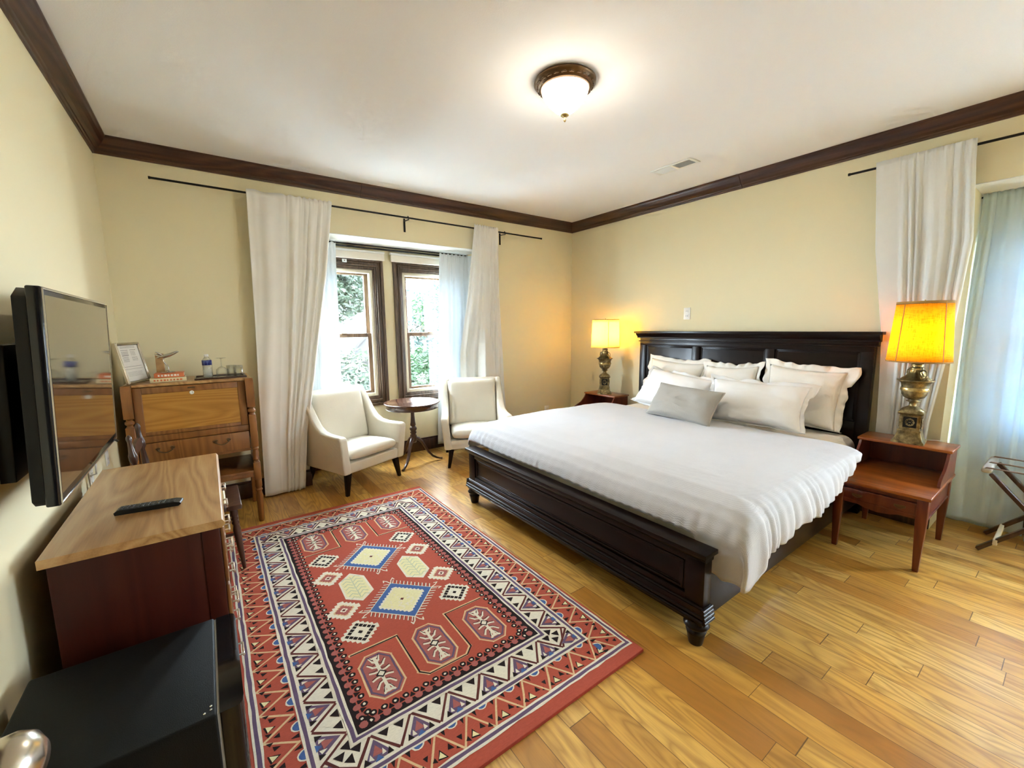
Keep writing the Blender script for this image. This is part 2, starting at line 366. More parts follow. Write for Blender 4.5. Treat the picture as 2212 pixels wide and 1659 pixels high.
# crown moulding: profile (out from wall, down from ceiling)
CR = [(0, 0), (.084, 0), (.084, .010), (.078, .016), (.072, .030), (.058, .052), (.040, .072), (.024, .084), (.020, .092), (.013, .096), (.010, .108), (0, .108)]
def crown(name, pa, pb, out, mat, mi0=1, mi1=1):
    """run along the wall from pa to pb, mitred at both ends; out = inward normal"""
    pa, pb, out = Vector(pa), Vector(pb), Vector(out); t = (pb-pa).normalized(); n = len(CR); vs = []
    for e, sgn, mi in ((pa, 1, mi0), (pb, -1, mi1)):
        for o_, d_ in CR: vs.append(e + out*o_ + t*sgn*o_*mi - Vector((0, 0, d_)))
    b = MB(); b.add(vs, [list(range(n)), list(range(n, 2*n))[::-1]] + [(i, (i+1) % n, n+(i+1) % n, n+i) for i in range(n)])
    return struct(b.build(name, mat))
crown('trim_3', (0, D, H), (1.78, D, H), (0, -1, 0), M_mouldx, 1, 0)
crown('trim_4', (1.783, D, H), (WX, D, H), (0, -1, 0), M_mouldx, 0, 1)
crown('trim_5', (WX, D, H), (WX, 1.93, H), (-1, 0, 0), M_mould, 1, 0)
crown('trim_6', (WX, 1.927, H), (WX, YB, H), (-1, 0, 0), M_mould, 0, 1)
crown('trim_7', (0, D, H), (0, YB, H), (1, 0, 0), M_mould)
crown('trim_8', (0, YB, H), (WX, YB, H), (0, 1, 0), M_mouldx)
# baseboards
def bb(name, x0, x1, y0, y1):
    b = MB().box(x0, x1, y0, y1, .0005, .13)
    dx, dy = x1-x0, y1-y0
    if abs(dx) < abs(dy): b.box(x0+dx*.35 if x0 > 1 else x0, x1 if x0 > 1 else x0+dx*.65, y0, y1, .13, .15)
    else: b.box(x0, x1, y0+dy*.35, y1, .13, .15)
    return struct(b.build(name, M_walnut, bevel=.003))
bb('baseboard_left', .0005, .018, DY1+.1, D-.0005)
bb('baseboard_far_1', .019, AX0, D-.018, D-.0005); bb('baseboard_far_2', AX0+.0005, AX1-.0005, D+AD-.018, D+AD-.0005); bb('baseboard_far_3', AX1, WX-.0005, D-.018, D-.0005)
bb('baseboard_right_1', WX-.018, WX-.0005, BY1, D-.019); bb('baseboard_right_2', WX+AD-.018, WX+AD-.0005, BY0+.001, BY1-.001); bb('baseboard_right_3', WX-.018, WX-.0005, YB+.001, BY0)
bb('baseboard_back', .001, WX-.019, YB+.0005, YB+.018)

# ------------------------------------------------------------------ windows
def window(name, u0, u1, place):
    e = bpy.data.objects.new(name, None); COL.objects.link(e); e['kind'] = 'structure'
    z0, z1 = WZ
    def fr(b, inset, w, va, vb, zz=None):
        a0, a1 = u0+inset, u1-inset; c0, c1 = (z0+inset, z1-inset) if zz is None else zz
        for q in ((a0, a0+w, c0, c1), (a1-w, a1, c0, c1), (a0+w, a1-w, c0, c0+w), (a0+w, a1-w, c1-w, c1)):
            b.box(*place(q[0], q[1], va, vb, q[2], q[3]))
    b = MB(); fr(b, 0, .030, AD-.030, AD-.0005); fr(b, .030, .022, AD-.018, AD-.0005); fr(b, .052, .022, AD-.026, AD-.0005); fr(b, .074, .018, AD-.013, AD+.05); fr(b, .092, .014, AD-.006, AD+.09)
    b.build('casing', M_casing, e, bevel=.004)
    b = MB(); fr(b, .106, .034, AD+.012, AD+.11); b.build('jamb_liner', M_cream, e, bevel=.003)
    zi0, zi1 = z0+.13, z1-.13; zm = 1.36
    # upper sash (outside), lower sash (inside)
    for nm, va, za, zb in (('upper_sash', AD+.075, zm-.02, zi1+.012), ('lower_sash', AD+.035, zi0-.02, zm+.022)):
        b = MB(); a0, a1 = u0+.134, u1-.134; w = .046
        for q in ((a0, a0+w, za, zb), (a1-w, a1, za, zb), (a0+w, a1-w, za, za+(.040 if nm == 'upper_sash' else .055)), (a0+w, a1-w, zb-.04, zb)):
            b.box(*place(q[0], q[1], va, va+.035, q[2], q[3]))
        s = b.build(nm, M_sash, e, bevel=.003)
        g = MB().box(*place(a0+w-.004, a1-w+.004, va+.016, va+.019, za+.03, zb-.03)); g.build('pane', M_glass, s)
    b = MB(); b.box(*place((u0+u1)/2-.03, (u0+u1)/2+.03, AD+.012, AD+.034, zm+.012, zm+.026)); b.build('sash_lock', M_bronze, e, bevel=.003)
    return e
window('window_1', *W1, PW_); window('window_2', *W2, PW_); window('window_3', *V1, PH_); window('window_4', *V2, PH_); window('added_window_5', *V3, PH_)
# sensor on the first casing
tag(MB().box(1.685, 1.728, D+AD-.042, D+AD-.031, 2.095, 2.125).box(1.70, 1.712, D+AD-.044, D+AD-.042, 2.106, 2.116, 1).build('shade_clip', [M_white, M_bronze], bevel=.002), 'small white clip with dark centre on the top casing of the left window', 'clip')
for x0, x1, lb in ((1.27, 2.112, 'white roller shade rolled up above the left window'), (2.178, 3.035, 'white roller shade rolled up above the right window')):
    t = thing('roller_shade', lb, 'window shade', (0, 0, 0), 0, 'rolled up shades above the windows')
    MB().box(x0, x1, D+AD-.062, D+AD-.0315, 2.205, 2.226).build('head_rail', M_white, t, bevel=.002)
    MB().box(x0+.003, x1-.003, D+AD-.058, D+AD-.034, 2.135, 2.204).build('fabric_valance', M_sheet, t, bevel=.003)

# door in the left wall, swung open beside the camera
d = bpy.data.objects.new('door_1', None); COL.objects.link(d); d['kind'] = 'structure'
d.location = (.045, DY1+.01, 0); d.rotation_euler = (0, 0, -math.atan2(.16, .80))
b = MB().box(-.02, .02, 0, .86, .012, 2.04)
for z0, z1 in ((.25, .95), (1.15, 1.9)):
    for y0, y1 in ((.12, .37), (.45, .70)): b.frame(y0, y1, z0, z1, .03, .02, .027, axis='x'); b.frame(y0, y1, z0, z1, .03, -.027, -.02, axis='x')
b.build('door_panel', M_maho, d, bevel=.003)
hd = MB()
kz = .942; ky = .805
hd.lathe([(0, 0), (.030, 0), (.031, .006), (.020, .010), (.010, .014), (.009, .03), (.012, .036), (.024, .044), (.032, .056), (.0345, .070), (.031, .084), (.019, .095), (0, .099)], n=32)
hd.v = [(.02+z, ky+x, kz+y) for x, y, z in hd.v]
hd.build('door_knob', M_nickel, d)
cs = MB().box(.0005, .02, DY1, DY1+.09, .0005, 2.16).box(.0005, .02, DY0-.09, DY0, .0005, 2.16).box(.0005, .02, DY0, DY1, 2.07, 2.16)
struct(cs.build('trim_9', M_maho, bevel=.004))

# ------------------------------------------------------------------ ceiling light
t = thing('ceiling_light', 'flush ceiling light with dark ornate rim and glowing frosted glass bowl', 'ceiling light', (2.20, 1.775, H))
b = MB().lathe([(.060, -.0005), (.158, -.0005), (.166, -.006), (.166, -.014), (.158, -.018), (.155, -.024), (.148, -.030), (.140, -.040), (.130, -.046), (.128, -.038), (.110, -.036), (.060, -.03)], n=64)
for k in range(24):
    q = 2*PI*k/24
    b.tube([(.150*math.cos(q+s_*.09), .150*math.sin(q+s_*.09), -.026-.006*abs(s_)) for s_ in (-1, -.5, 0, .5, 1)], [.002, .005, .006, .005, .002], 6)
b.build('rim', M_bronze, t)
MB().lathe([(.126, -.036), (.1255, -.050), (.122, -.062), (.112, -.080), (.096, -.102), (.076, -.125), (.052, -.146), (.028, -.160), (.012, -.166), (0, -.167)], n=48).build('glass_bowl', M_lit, t)
MB().lathe([(0, -.160), (.020, -.163), (.024, -.168), (.018, -.174), (.006, -.178), (.005, -.184), (.008, -.187), (.005, -.191), (.008, -.195), (.006, -.200), (0, -.206)], n=24).build('finial', M_brassl, t)

t = thing('air_vent', 'white ceiling register with two louvred openings near the dark moulding', 'vent', (3.79, 2.15, H))
MB().frame(-.072, .072, -.183, .183, .022, 0, 0).build  # (shape reused below)
b = MB()
for q in ((-.074, -.052, -.185, .185), (.052, .074, -.185, .185), (-.052, .052, -.185, -.160), (-.052, .052, .160, .185), (-.052, .052, -.012, .012)): b.box(q[0], q[1], q[2], q[3], -.008, -.0005)
b.build('frame', M_white, t, bevel=.002)
for y0, y1, sg in ((-.160, -.012, -1), (.012, .160, 1)):
    b = MB(); b.box(-.052, .052, y0, y1, -.0012, -.0006, 1)
    for k in range(9):
        x = -.047+.0117*k; b.beam((x, y0, -.005), (x, y1, -.005), .0062, .001, 0, up=(sg*.8, 0, .6))
    b.build('louvre', [M_white, M_bplastic], t)

# wall plates
def plate(name, label, loc, rz, kind='outlet', group='white wall plates'):
    t = thing(name, label, 'wall plate', loc, rz, group)
    MB().box(-.036, .036, -.006, -.0005, -.059, .059).build('cover', M_white, t, bevel=.002)
    for s in (-1, 1):
        q = MB().box(-.017, .017, -.008, -.006, s*.024-.014, s*.024+.014).box(-.009, -.006, -.0083, -.008, s*.024-.006, s*.024+.006, 1).box(.006, .009, -.0083, -.008, s*.024-.006, s*.024+.006, 1)
        q.build('socket', [M_white, M_bplastic], t, bevel=.001)
    return t
plate('wall_outlet', 'white double outlet high on the wall above the headboard', (WX, 2.41, 1.549), -PI/2)
plate('wall_outlet', 'white outlet low on the window wall beside the right drape', (4.06, D, .348), 0)
plate('wall_outlet', 'white outlet on the left wall just beyond the dresser top', (0, 3.17, .74), PI/2)
plate('wall_outlet', 'white outlet with a cord on the left wall below the television', (0, 2.76, .72), PI/2)
tag(MB().tube([(.006, 2.72, .745), (.03, 2.72, .75), (.035, 2.70, .80), (.03, 2.6, .88), (.05, 2.5, .96), (.06, 2.45, 1.02)], .004, 8).build('power_cord', M_white), 'white power cord rising from the wall outlet to the television', 'cord')

# ------------------------------------------------------------------ curtain rods
def rod(name, label, p, q, r, brackets, wall, group=None, cap=True):
    t = thing(name, label, 'curtain rod', (0, 0, 0), 0, group); p, q = Vector(p), Vector(q); dr = (q-p).normalized()
    b = MB().tube([p, q], r, 12)
    if cap: b.tube([p, p-dr*.012], r*1.25, 12).tube([q, q+dr*.012], r*1.25, 12)
    b.build('pole', M_black, t)
    for f in brackets:
        c = p + (q-p)*f; w = Vector(wall); face = c + w
        b = MB(); off = dr*.03
        b.beam(face - w.normalized()*.004 + Vector((0, 0, -.115)) + off, face - w.normalized()*.004 + Vector((0, 0, .012)) + off, .018, .006, up=w.normalized())
        b.beam(face - w.normalized()*.006 + Vector((0, 0, -.012)) + off, c + Vector((0, 0, -.018)) + off - w.normalized()*.012, .014, .006)
        b.tube([c + off + Vector((0, 0, -.020)) - w.normalized()*.012, c + off - w.normalized()*.018, c + off + Vector((0, 0, .016)), c + off + w.normalized()*.016], .004, 8)
        b.build('bracket', M_black, t)
    return t
RZ = 2.49
rod('curtain_rod', 'long thin black rod across the window wall near the moulding', (.296, D-.10, RZ+.012), (3.88, D-.10, RZ-.008), .008, (.524, .843), (0, .10, 0), 'black curtain rods')
rod('curtain_rod', 'thin black rod on the headboard wall above the right drape', (WX-.10, 1.115, 2.502), (WX-.10, -1.40, 2.49), .008, (.55, .9), (.10, 0, 0), 'black curtain rods')
rod('curtain_rod', 'upper thin black rod inside the window recess', (AX0+.002, D+.325, 2.272), (AX1-.002, D+.325, 2.268), .0065, (), (0, 0, 0), 'black curtain rods', False)
rod('curtain_rod', 'thicker lower black rod inside the window recess', (AX0+.002, D+.265, 2.238), (AX1-.002, D+.265, 2.232), .0095, (), (0, 0, 0), 'black curtain rods', False)
rod('curtain_rod', 'thin dark rod in the recess above the right hand sheers', (WX+.335, BY0+.002, 2.262), (WX+.335, BY1-.002, 2.262), .006, (), (0, 0, 0), 'black curtain rods', False)

# ------------------------------------------------------------------ curtains
def lerp(a_, b_, t_): return a_+(b_-a_)*t_
def nz(a_, b_, c_=0): return noise.noise(Vector((a_, b_, c_)))
def interp(pts, t_):
    for (a0, v0), (a1, v1) in zip(pts, pts[1:]):
        if t_ <= a1: return lerp(v0, v1, (t_-a0)/(a1-a0) if a1 > a0 else 0)
    return pts[-1][1]
def curtain(name, label, lft, rgt, depth, axis, z0, z1, folds, amp, mat, seed=0, group=None, hang=None, solid=.0012, kmap=None, depth2=None, head=1.0, fade=.0):
    """lft / rgt: along-wall position as (v, u) pairs, v=0 top .. 1 bottom; depth: (v, w) pairs (depth2 for the right edge); kmap: (u, fold number) pairs"""
    nu, nv = folds*16, 64
    def fn(u, v):
        l, r_ = interp(lft, v), interp(rgt, v)
        k = (interp(kmap, u) if kmap else u*folds)
        loc = 1.0 if not kmap else min(1.25, max(.25, (interp(kmap, min(1, u+.03))-interp(kmap, max(0, u-.03)))/.06/folds))
        ph = .9*nz(k*.55, v*.7, seed) + .35*nz(k*1.3, v*1.6, seed+3)
        A = .45 + .9*abs(nz(k*.8, v*.9+4, seed+7)) + .25*nz(k*.4, v*2, seed)
        w = math.sin(2*PI*(k+ph)); w = w*.8 + .25*math.sin(4*PI*(k+ph)+1)
        grow = .5+.5*min(1, v*4); a_ = amp*A*grow*(1-fade*v)
        hd_ = math.exp(-v*22)*head*.0035*math.sin(2*PI*k*3.1)
        s_ = l+(r_-l)*(u + .05/folds*math.cos(2*PI*(k+ph)))
        dd = interp(depth, v) if depth2 is None else lerp(interp(depth, v), interp(depth2, v), u)
        tp = math.exp(-(v/.05)**2); d_ = dd - (.014*tp if head else 0) + a_*w*loc**.5*(1-.6*tp) + hd_ + .010*nz(s_*4, v*3, seed+2)*min(1, v*3)
        if axis == 'x' and s_ > AX1-.04: d_ = min(d_, lerp(d_, D-.028, min(1, (s_-AX1+.04)/.04)))
        z = lerp(z1, z0, v) + .006*math.exp(-v*30)*math.sin(2*PI*k*1.6)*head
        if hang: z = lerp(z1, z0+hang*math.sin(u*PI*1.3+.4), v)
        return (s_, d_, z) if axis == 'x' else (d_, s_, z)
    b = MB().grid(fn, nu, nv)
    o = b.build(name, mat, None, solid=solid, fix=False)
    tag(o, label, 'curtain', group)
    return o
# left drape on the window wall: flat on its left, gathered on its right, drawn aside at the bottom
curtain('drape', 'cream cotton drape between the slant front desk and left window', [(0, .863), (.5, .842), (1, .812)], [(0, 1.500), (.25, 1.42), (.45, 1.33), (.65, 1.24), (.8, 1.17), (1, 1.125)],
        [(0, D-.10), (.05, D-.115), (1, D-.10)], 'x', .014, 2.525, 6, .027, M_drape, 3, group='cream drapes', kmap=[(0, 0), (.42, .9), (.6, 2), (1, 6)], fade=.35)
curtain('drape', 'white drape flaring down behind the chair at the right window', [(0, 2.942), (.3, 2.880), (.65, 2.90), (1, 2.92)], [(0, 3.247), (.3, 3.27), (.8, 3.35), (1, 3.37)],
        [(0, D-.10), (.06, D-.10), (.3, D-.05), (.55, D+.18), (1, D+.27)], 'x', .02, 2.525, 6, .022, M_draper, 5, group='cream drapes', depth2=[(0, D-.10), (.06, D-.11), (1, D-.06)], fade=.4)
curtain('drape', 'cream drape hanging behind the amber lamp beside the headboard', [(0, .972), (.25, .935), (.5, .86), (.75, .835), (1, .83)], [(0, .495), (.06, .49), (.25, .462), (.5, .50), (.75, .555), (1, .57)],
        [(0, WX-.10), (.06, WX-.105), (.35, WX-.075), (.6, WX-.052), (1, WX-.052)], 'y', .17, 2.535, 6, .026, M_draper, 9, group='cream drapes', hang=.02, kmap=[(0, 0), (.25, .7), (1, 6)], fade=.5)
# sheers
curtain('sheer_curtain', 'white sheer at the left side of the window recess', [(0, 1.22), (1, 1.215)], [(0, 1.607), (.5, 1.60), (1, 1.585)], [(0, D+.265), (.3, D+.28), (1, D+.352)], 'x', .05, 2.255, 5, .018, M_sheer2, 11, group='white sheers')
curtain('sheer_curtain', 'white sheer at the right side of the window recess', [(0, 2.70), (.5, 2.685), (1, 2.66)], [(0, 3.095), (1, 3.095)], [(0, D+.265), (.3, D+.28), (1, D+.352)], 'x', .05, 2.255, 5, .018, M_sheer2, 12, group='white sheers')
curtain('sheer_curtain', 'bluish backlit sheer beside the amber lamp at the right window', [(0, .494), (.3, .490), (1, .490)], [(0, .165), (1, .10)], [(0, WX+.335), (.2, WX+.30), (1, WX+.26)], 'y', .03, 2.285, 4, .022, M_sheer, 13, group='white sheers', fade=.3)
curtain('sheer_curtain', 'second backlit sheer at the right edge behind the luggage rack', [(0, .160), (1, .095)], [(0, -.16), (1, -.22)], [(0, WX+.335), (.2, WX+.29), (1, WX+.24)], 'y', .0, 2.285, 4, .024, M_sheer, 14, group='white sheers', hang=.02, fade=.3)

# ------------------------------------------------------------------ rug (woven pattern built into one mesh)
def rug_mat(name, col):
    a = N(name); v = a.coord(); f = a.noise(a.mapping(v, (1, 3, 1)), 60, 4, .7); g = a.noise(v, 700, 2)
    c = a.mix(f, tuple(x*.72 for x in col), tuple(min(1, x*1.22) for x in col)); a.set(c, .95)
    a.set(**{'Specular IOR Level': .1}); a.bump(g, .6, .003); return a.m
RC = ['red', 'deep', 'cream', 'black', 'purple', 'blue', 'tan', 'rose', 'green', 'brown', 'yellow']
RM = [rug_mat('rug_'+n_, c_) for n_, c_ in zip(RC, [(.46, .095, .060), (.36, .055, .035), (.80, .74, .60), (.025, .016, .016), (.15, .10, .17), (.075, .145, .36), (.72, .50, .28), (.42, .13, .11), (.56, .58, .40), (.13, .035, .03), (.80, .74, .42)])]
RI = {n_: i for i, n_ in enumerate(RC)}
RW, RL, RT = 1.46, 2.43, .013
rug = MB(); jr = random.Random(2)
def rp(pts, c, lay=1, j=.0012):
    z = RT + .00022*lay + jr.uniform(0, .00012)
    rug.add([(x+jr.uniform(-j, j), y+jr.uniform(-j, j), z) for x, y in pts], [list(range(len(pts)))], RI[c])
def rline(pts, w, c, lay=2, closed=False, j=.0012, sub=.05):
    n = len(pts); segs = range(n if closed else n-1)
    for i in segs:
        p, q = Vector(pts[i]), Vector(pts[(i+1) % n]); L = (q-p).length
        if L < 1e-6: continue
        k = max(1, int(L/sub)); t = (q-p)/L; nn = Vector((-t.y, t.x))
        pr = None
        for s_ in range(k+1):
            c_ = p+(q-p)*(s_/k); ww = w/2*(1+jr.uniform(-.15, .15)); o_ = nn*jr.uniform(-j, j)
            ext = t*(w/2 if s_ in (0, k) else 0)*(1 if s_ else -1)
            cur = (c_+o_+ext+nn*ww, c_+o_+ext-nn*ww)
            if pr: rp([pr[0], pr[1], cur[1], cur[0]], c, lay, 0)
            pr = cur
rug.box(.004, RW-.004, .004, RL-.004, .001, RT, RI['deep'])
def rect(i): return [(i, i2) for i, i2 in ((i[0], i[1]), (RW-i[0], i[1]), (RW-i[0], RL-i[1]), (i[0], RL-i[1]))]
def ring_fill(a_, b_, c, lay=1):
    (x, y), (X, Y) = a_, b_
    rp([(x, y), (RW-x, y), (RW-X, Y), (X, Y)], c, lay, 0); rp([(x, RL-y), (X, RL-Y), (RW-X, RL-Y), (RW-x, RL-y)], c, lay, 0)
    rp([(x, y), (X, Y), (X, RL-Y), (x, RL-y)], c, lay, 0); rp([(RW-x, y), (RW-x, RL-y), (RW-X, RL-Y), (RW-X, Y)], c, lay, 0)
A0, A1, A2, A3, A4 = (.03, .072), (.172, .205), (.305, .338), (.34, .372), (.40, .43)
ring_fill((.006, .006), A1, 'red', 1); ring_fill(A1, A2, 'cream', 1); ring_fill(A2, (.355, .388), 'black', 1)
rp([(.35, .383), (RW-.35, .383), (RW-.35, RL-.383), (.35, RL-.383)], 'red', 2, 0)
def sides():
    """yield placing functions: (s along, t inward distance from line) for the four sides, with start / end"""
    yield 'left'; yield 'right'; yield 'near'; yield 'far'
def side_map(side, off):
    if side == 'left': return lambda s_, t_: (off[0]+t_, s_)
    if side == 'right': return lambda s_, t_: (RW-off[0]-t_, s_)
    if side == 'near': return lambda s_, t_: (s_, off[1]+t_)
    return lambda s_, t_: (s_, RL-off[1]-t_)
def span(side, off): return (off[1], RL-off[1]) if side in ('left', 'right') else (off[0], RW-off[0])
for side in sides():
    # outer band
    mp = side_map(side, A0); s0, s1 = span(side, (A0[0]+.06, A0[1]+.06)); n = round((s1-s0)/.125); P_ = (s1-s0)/n; Bw = .128
    for k in range(n):
        s_ = s0+k*P_
        rline([mp(s_, .014), mp(s_+P_*.5, Bw*.93), mp(s_+P_, .014)], .0080, 'tan', 3)
        c_ = s_  # dots outside the zigzag
        for dd in (-.018, .022): 
            for t_ in (.030, ): rp([mp(c_+P_*.0+dd-.008, t_+.003), mp(c_+dd+.010, t_-.006), mp(c_+dd+.005, t_+.017)], 'black', 3)
        m_ = s_+P_*.5
        rp([mp(m_-.030, .030), mp(m_+.004, .022), mp(m_-.012, .062)], 'black', 3); rp([mp(m_-.026, .034), mp(m_+.0, .028), mp(m_-.012, .054)], 'yellow', 4)
        rp([mp(m_+.012, .045), mp(m_+.034, .040), mp(m_+.022, .066)], 'black', 3)
        e_ = s_+P_
        if k < n-1 or True:
            cc = s_+.002; r_ = [(math.cos(q), math.sin(q)) for q in [PI*i/7 for i in range(8)]]
            rp([mp(cc+.026*x, Bw+.006-.032*y) for x, y in r_], 'cream', 3); rp([mp(cc+.021*x, Bw+.006-.027*y) for x, y in r_], 'blue', 4)
            rp([mp(cc+.030, Bw-.004), mp(cc+.050, Bw-.004), mp(cc+.036, Bw-.032)], 'black', 3); rp([mp(cc-.050, Bw-.004), mp(cc-.030, Bw-.004), mp(cc-.038, Bw-.032)], 'black', 3)
            rp([mp(cc-.008, .068), mp(cc+.012, .068), mp(cc+.002, .048)], 'black', 3)
    # cream band
    mp = side_map(side, A1); s0, s1 = span(side, (A1[0]+.03, A1[1]+.03)); n = round((s1-s0)/.152); P_ = (s1-s0)/n; Bw = A2[0]-A1[0]
    for k in range(n):
        s_ = s0+k*P_
        rline([mp(s_+.004, Bw-.020), mp(s_+P_*.46, .022)], .0100, 'brown', 3); rline([mp(s_+P_*.52, .022), mp(s_+P_-.006, Bw-.020)], .0100, 'brown', 3)
        # triangle standing on the inner line: two black darts
        a_ = s_+P_*.5
        for dd in (-.030, .026): rp([mp(a_+dd-.021, Bw-.020), mp(a_+dd+.019, Bw-.018), mp(a_+dd+.003, Bw-.050)], 'black', 3)
        # triangle standing on the outer line: coloured cluster
        c_ = s_
        if k == 0: c_ = s_+.006
        rp([mp(c_-.048, .020), mp(c_+.050, .020), mp(c_+.004, .100)], 'purple', 3)
        rp([mp(c_-.016, .040), mp(c_+.022, .036), mp(c_+.004, .078)], 'rose', 4)
        rp([mp(c_-.050, .020), mp(c_-.026, .020), mp(c_-.038, .044)], 'black', 4); rp([mp(c_+.028, .020), mp(c_+.052, .020), mp(c_+.040, .044)], 'black', 4)
        rp([mp(c_-.030, .030), mp(c_-.014, .026), mp(c_-.020, .050)], 'cream', 5); rp([mp(c_+.014, .028), mp(c_+.030, .030), mp(c_+.020, .052)], 'cream', 5)
        rp([mp(c_-.014, .016), mp(c_+.016, .016), mp(c_+.002, .036)], 'blue', 5)
    # scalloped red edge inside the black line
    mp = side_map(side, A3); s0, s1 = span(side, (A3[0]+.01, A3[1]+.01)); n = round((s1-s0)/.042); P_ = (s1-s0)/n
    for k in range(n+1):
        s_ = s0+k*P_
        cir = [(math.cos(q), math.sin(q)) for q in [2*PI*i/10 for i in range(10)]]
        rp([mp(s_+.015*x, .008+.015*y) for x, y in cir], 'rose', 3)
        rp([mp(s_-P_/2-.012, .016), mp(s_-P_/2+.012, .016), mp(s_-P_/2, .040)], 'black', 3)
        rp([mp(s_+.0135*x, .036+.0135*y) for x, y in cir], 'black', 4); rp([mp(s_+.006*x, .036+.005*y) for x, y in cir], 'cream', 5)
for off in (A0, A1, A2):
    R0 = rect(off)
    rline(R0, .030, 'cream', 6, True, .0015); rline(R0, .013, 'purple', 7, True, .0015)
def teeth(cx, cy, r, n, d_=None):
    pts = []
    d_ = d_ or r/n*.55
    cs_ = [(r, 0), (0, r), (-r, 0), (0, -r)]
    for i in range(4):
        p, q = Vector(cs_[i]), Vector(cs_[(i+1) % 4]); nn = ((p+q)/2).normalized()
        for k in range(n):
            pts.append(p+(q-p)*(k/n)); pts.append(p+(q-p)*((k+.5)/n)+nn*d_)
    return [(cx+x, cy+y) for x, y in pts]
def dia(cx, cy, r): return [(cx+r, cy), (cx, cy+r), (cx-r, cy), (cx, cy-r)]
for cy in (.981, 1.497):
    cx = .728
    for i in range(4):
        p, q = Vector(dia(cx, cy, .168)[i]), Vector(dia(cx, cy, .168)[(i+1) % 4]); t_ = (q-p).normalized(); nn = Vector((t_.y, -t_.x))
        for k in range(11):
            c_ = p+(q-p)*((k+.5)/11); rline([c_, c_+nn*.030+t_*.010], .0055, 'cream', 3, j=0); rline([c_+t_*.005, c_+nn*.030+t_*.015], .0025, 'black', 3, j=0)
        for sg in (-1, 1):
            v_ = (p-Vector((cx, cy))).normalized(); w_ = Vector((-v_.y, v_.x)); rline([p, p+v_*.030+w_*sg*.012, p+v_*.046+w_*sg*.026, p+v_*.030+w_*sg*.030], .006, 'cream', 3, j=0)
    rp(dia(cx, cy, .174), 'cream', 4); rp(dia(cx, cy, .168), 'blue', 5); rp(teeth(cx, cy, .122, 8), 'cream', 6); rp(teeth(cx, cy, .108, 8), 'yellow', 7)
    for q in range(60):
        x_, y_ = jr.uniform(-.1, .1), jr.uniform(-.1, .1)
        if abs(x_)+abs(y_) < .1: rp([(cx+x_-.006, cy+y_), (cx+x_, cy+y_-.006), (cx+x_+.006, cy+y_), (cx+x_, cy+y_+.006)], 'cream', 8)
    rp(dia(cx, cy, .011), 'brown', 9)
for cx in (.558, .898):
    hx = [(-.068, .085), (.010, .150), (.072, .080), (.076, -.085), (0, -.148), (-.070, -.082)]
    if cx > .7: hx = [(-x, y) for x, y in hx]
    rp([(cx+x, 1.238+y) for x, y in hx], 'cream', 4); rp([(cx+x*.86, 1.238+y*.86) for x, y in hx], 'yellow', 5)
    for k in range(7):
        y_ = 1.238-.10+k*.033
        for sg in (-1, 1): rline([(cx+sg*.006, y_-.010), (cx+sg*.028, y_+.012), (cx+sg*.048, y_-.004)], .0065, 'green', 6, j=0)
    rline([(cx, 1.13), (cx, 1.345)], .006, 'green', 6)
for cx, cy in ((.478, .865), (.478, 1.622), (.978, .865), (.978, 1.622)):
    rp(teeth(cx, cy, .086, 5, .011), 'cream', 4)
    for i in range(4):
        p, q = Vector(dia(cx, cy, .060)[i]), Vector(dia(cx, cy, .060)[(i+1) % 4])
        for k in range(4): rp(dia(*(p+(q-p)*(k/4)), .0125), 'black', 5)
    rp(dia(cx, cy, .012), 'black', 5)
for cx, cy in ((.456, 1.07), (.456, 1.41), (1.0, 1.41), (1.0, 1.07)):
    rp(teeth(cx, cy, .078, 5, .011), 'cream', 4); rp(teeth(cx, cy, .050, 4, .006), 'tan', 5); rp(teeth(cx, cy, .042, 4, .005), 'rose', 6); rp(teeth(cx, cy, .018, 2, .003), 'cream', 7); rp(dia(cx, cy, .010), 'brown', 8)
for cx, cy in ((.477, .567), (.728, .590), (.978, .567), (.477, 1.905), (.728, 1.882), (.978, 1.905)):
    oc = [(-.030, .134), (.030, .134), (.070, .085), (.072, -.085), (.034, -.134), (-.030, -.134), (-.072, -.085), (-.070, .085)]
    if abs(cx-.728) > .1: oc = [(x, y*.96) for x, y in oc]
    rline([(cx+x, cy+y) for x, y in oc], .0075, 'tan', 5, True, .001); rp([(cx+x*.95, cy+y*.97) for x, y in oc], 'rose', 4)
    rline([(cx+x*.86, cy+y*.88) for x, y in oc], .008, 'purple', 5, True, .001, .02)
    rline([(cx, cy-.098), (cx, cy+.098)], .013, 'cream', 6)
    for sg in (-1, 1):
        for y_, hh, ln in ((.016, .006, .040), (.048, .022, .036), (.078, .026, .020), (-.016, -.006, .040), (-.048, -.022, .036), (-.078, -.026, .020)):
            rline([(cx, cy+y_-hh*.4), (cx+sg*ln*.6, cy+y_), (cx+sg*ln, cy+y_+hh)], .0085, 'cream', 6, j=0)
            rline([(cx+sg*ln*.55, cy+y_+.009), (cx+sg*ln*1.05, cy+y_+hh+.008)], .003, 'black', 7, j=0); rline([(cx+sg*.008, cy+y_+.013), (cx+sg*ln*.5, cy+y_+.010)], .003, 'black', 7, j=0)
        rp([(cx-.010, cy+sg*.092), (cx+.010, cy+sg*.092), (cx+.020, cy+sg*.108), (cx, cy+sg*.100), (cx-.020, cy+sg*.108)], 'cream', 6)
    rp(dia(cx, cy, .023), 'black', 8); rp(dia(cx, cy, .015), 'cream', 9)
zg = [(.397, .741), (.605, .741), (.605, .482), (.636, .449), (.812, .446), (.850, .480), (.852, .741), (1.058, .741)]
for pts in (zg, [(x, 2.48-y) for x, y in zg]):
    rline(pts, .014, 'tan', 3, j=0); rline([(x+.003, y-.003) for x, y in pts], .0065, 'black', 4, j=0)
for v_ in range(len(rug.v)): pass
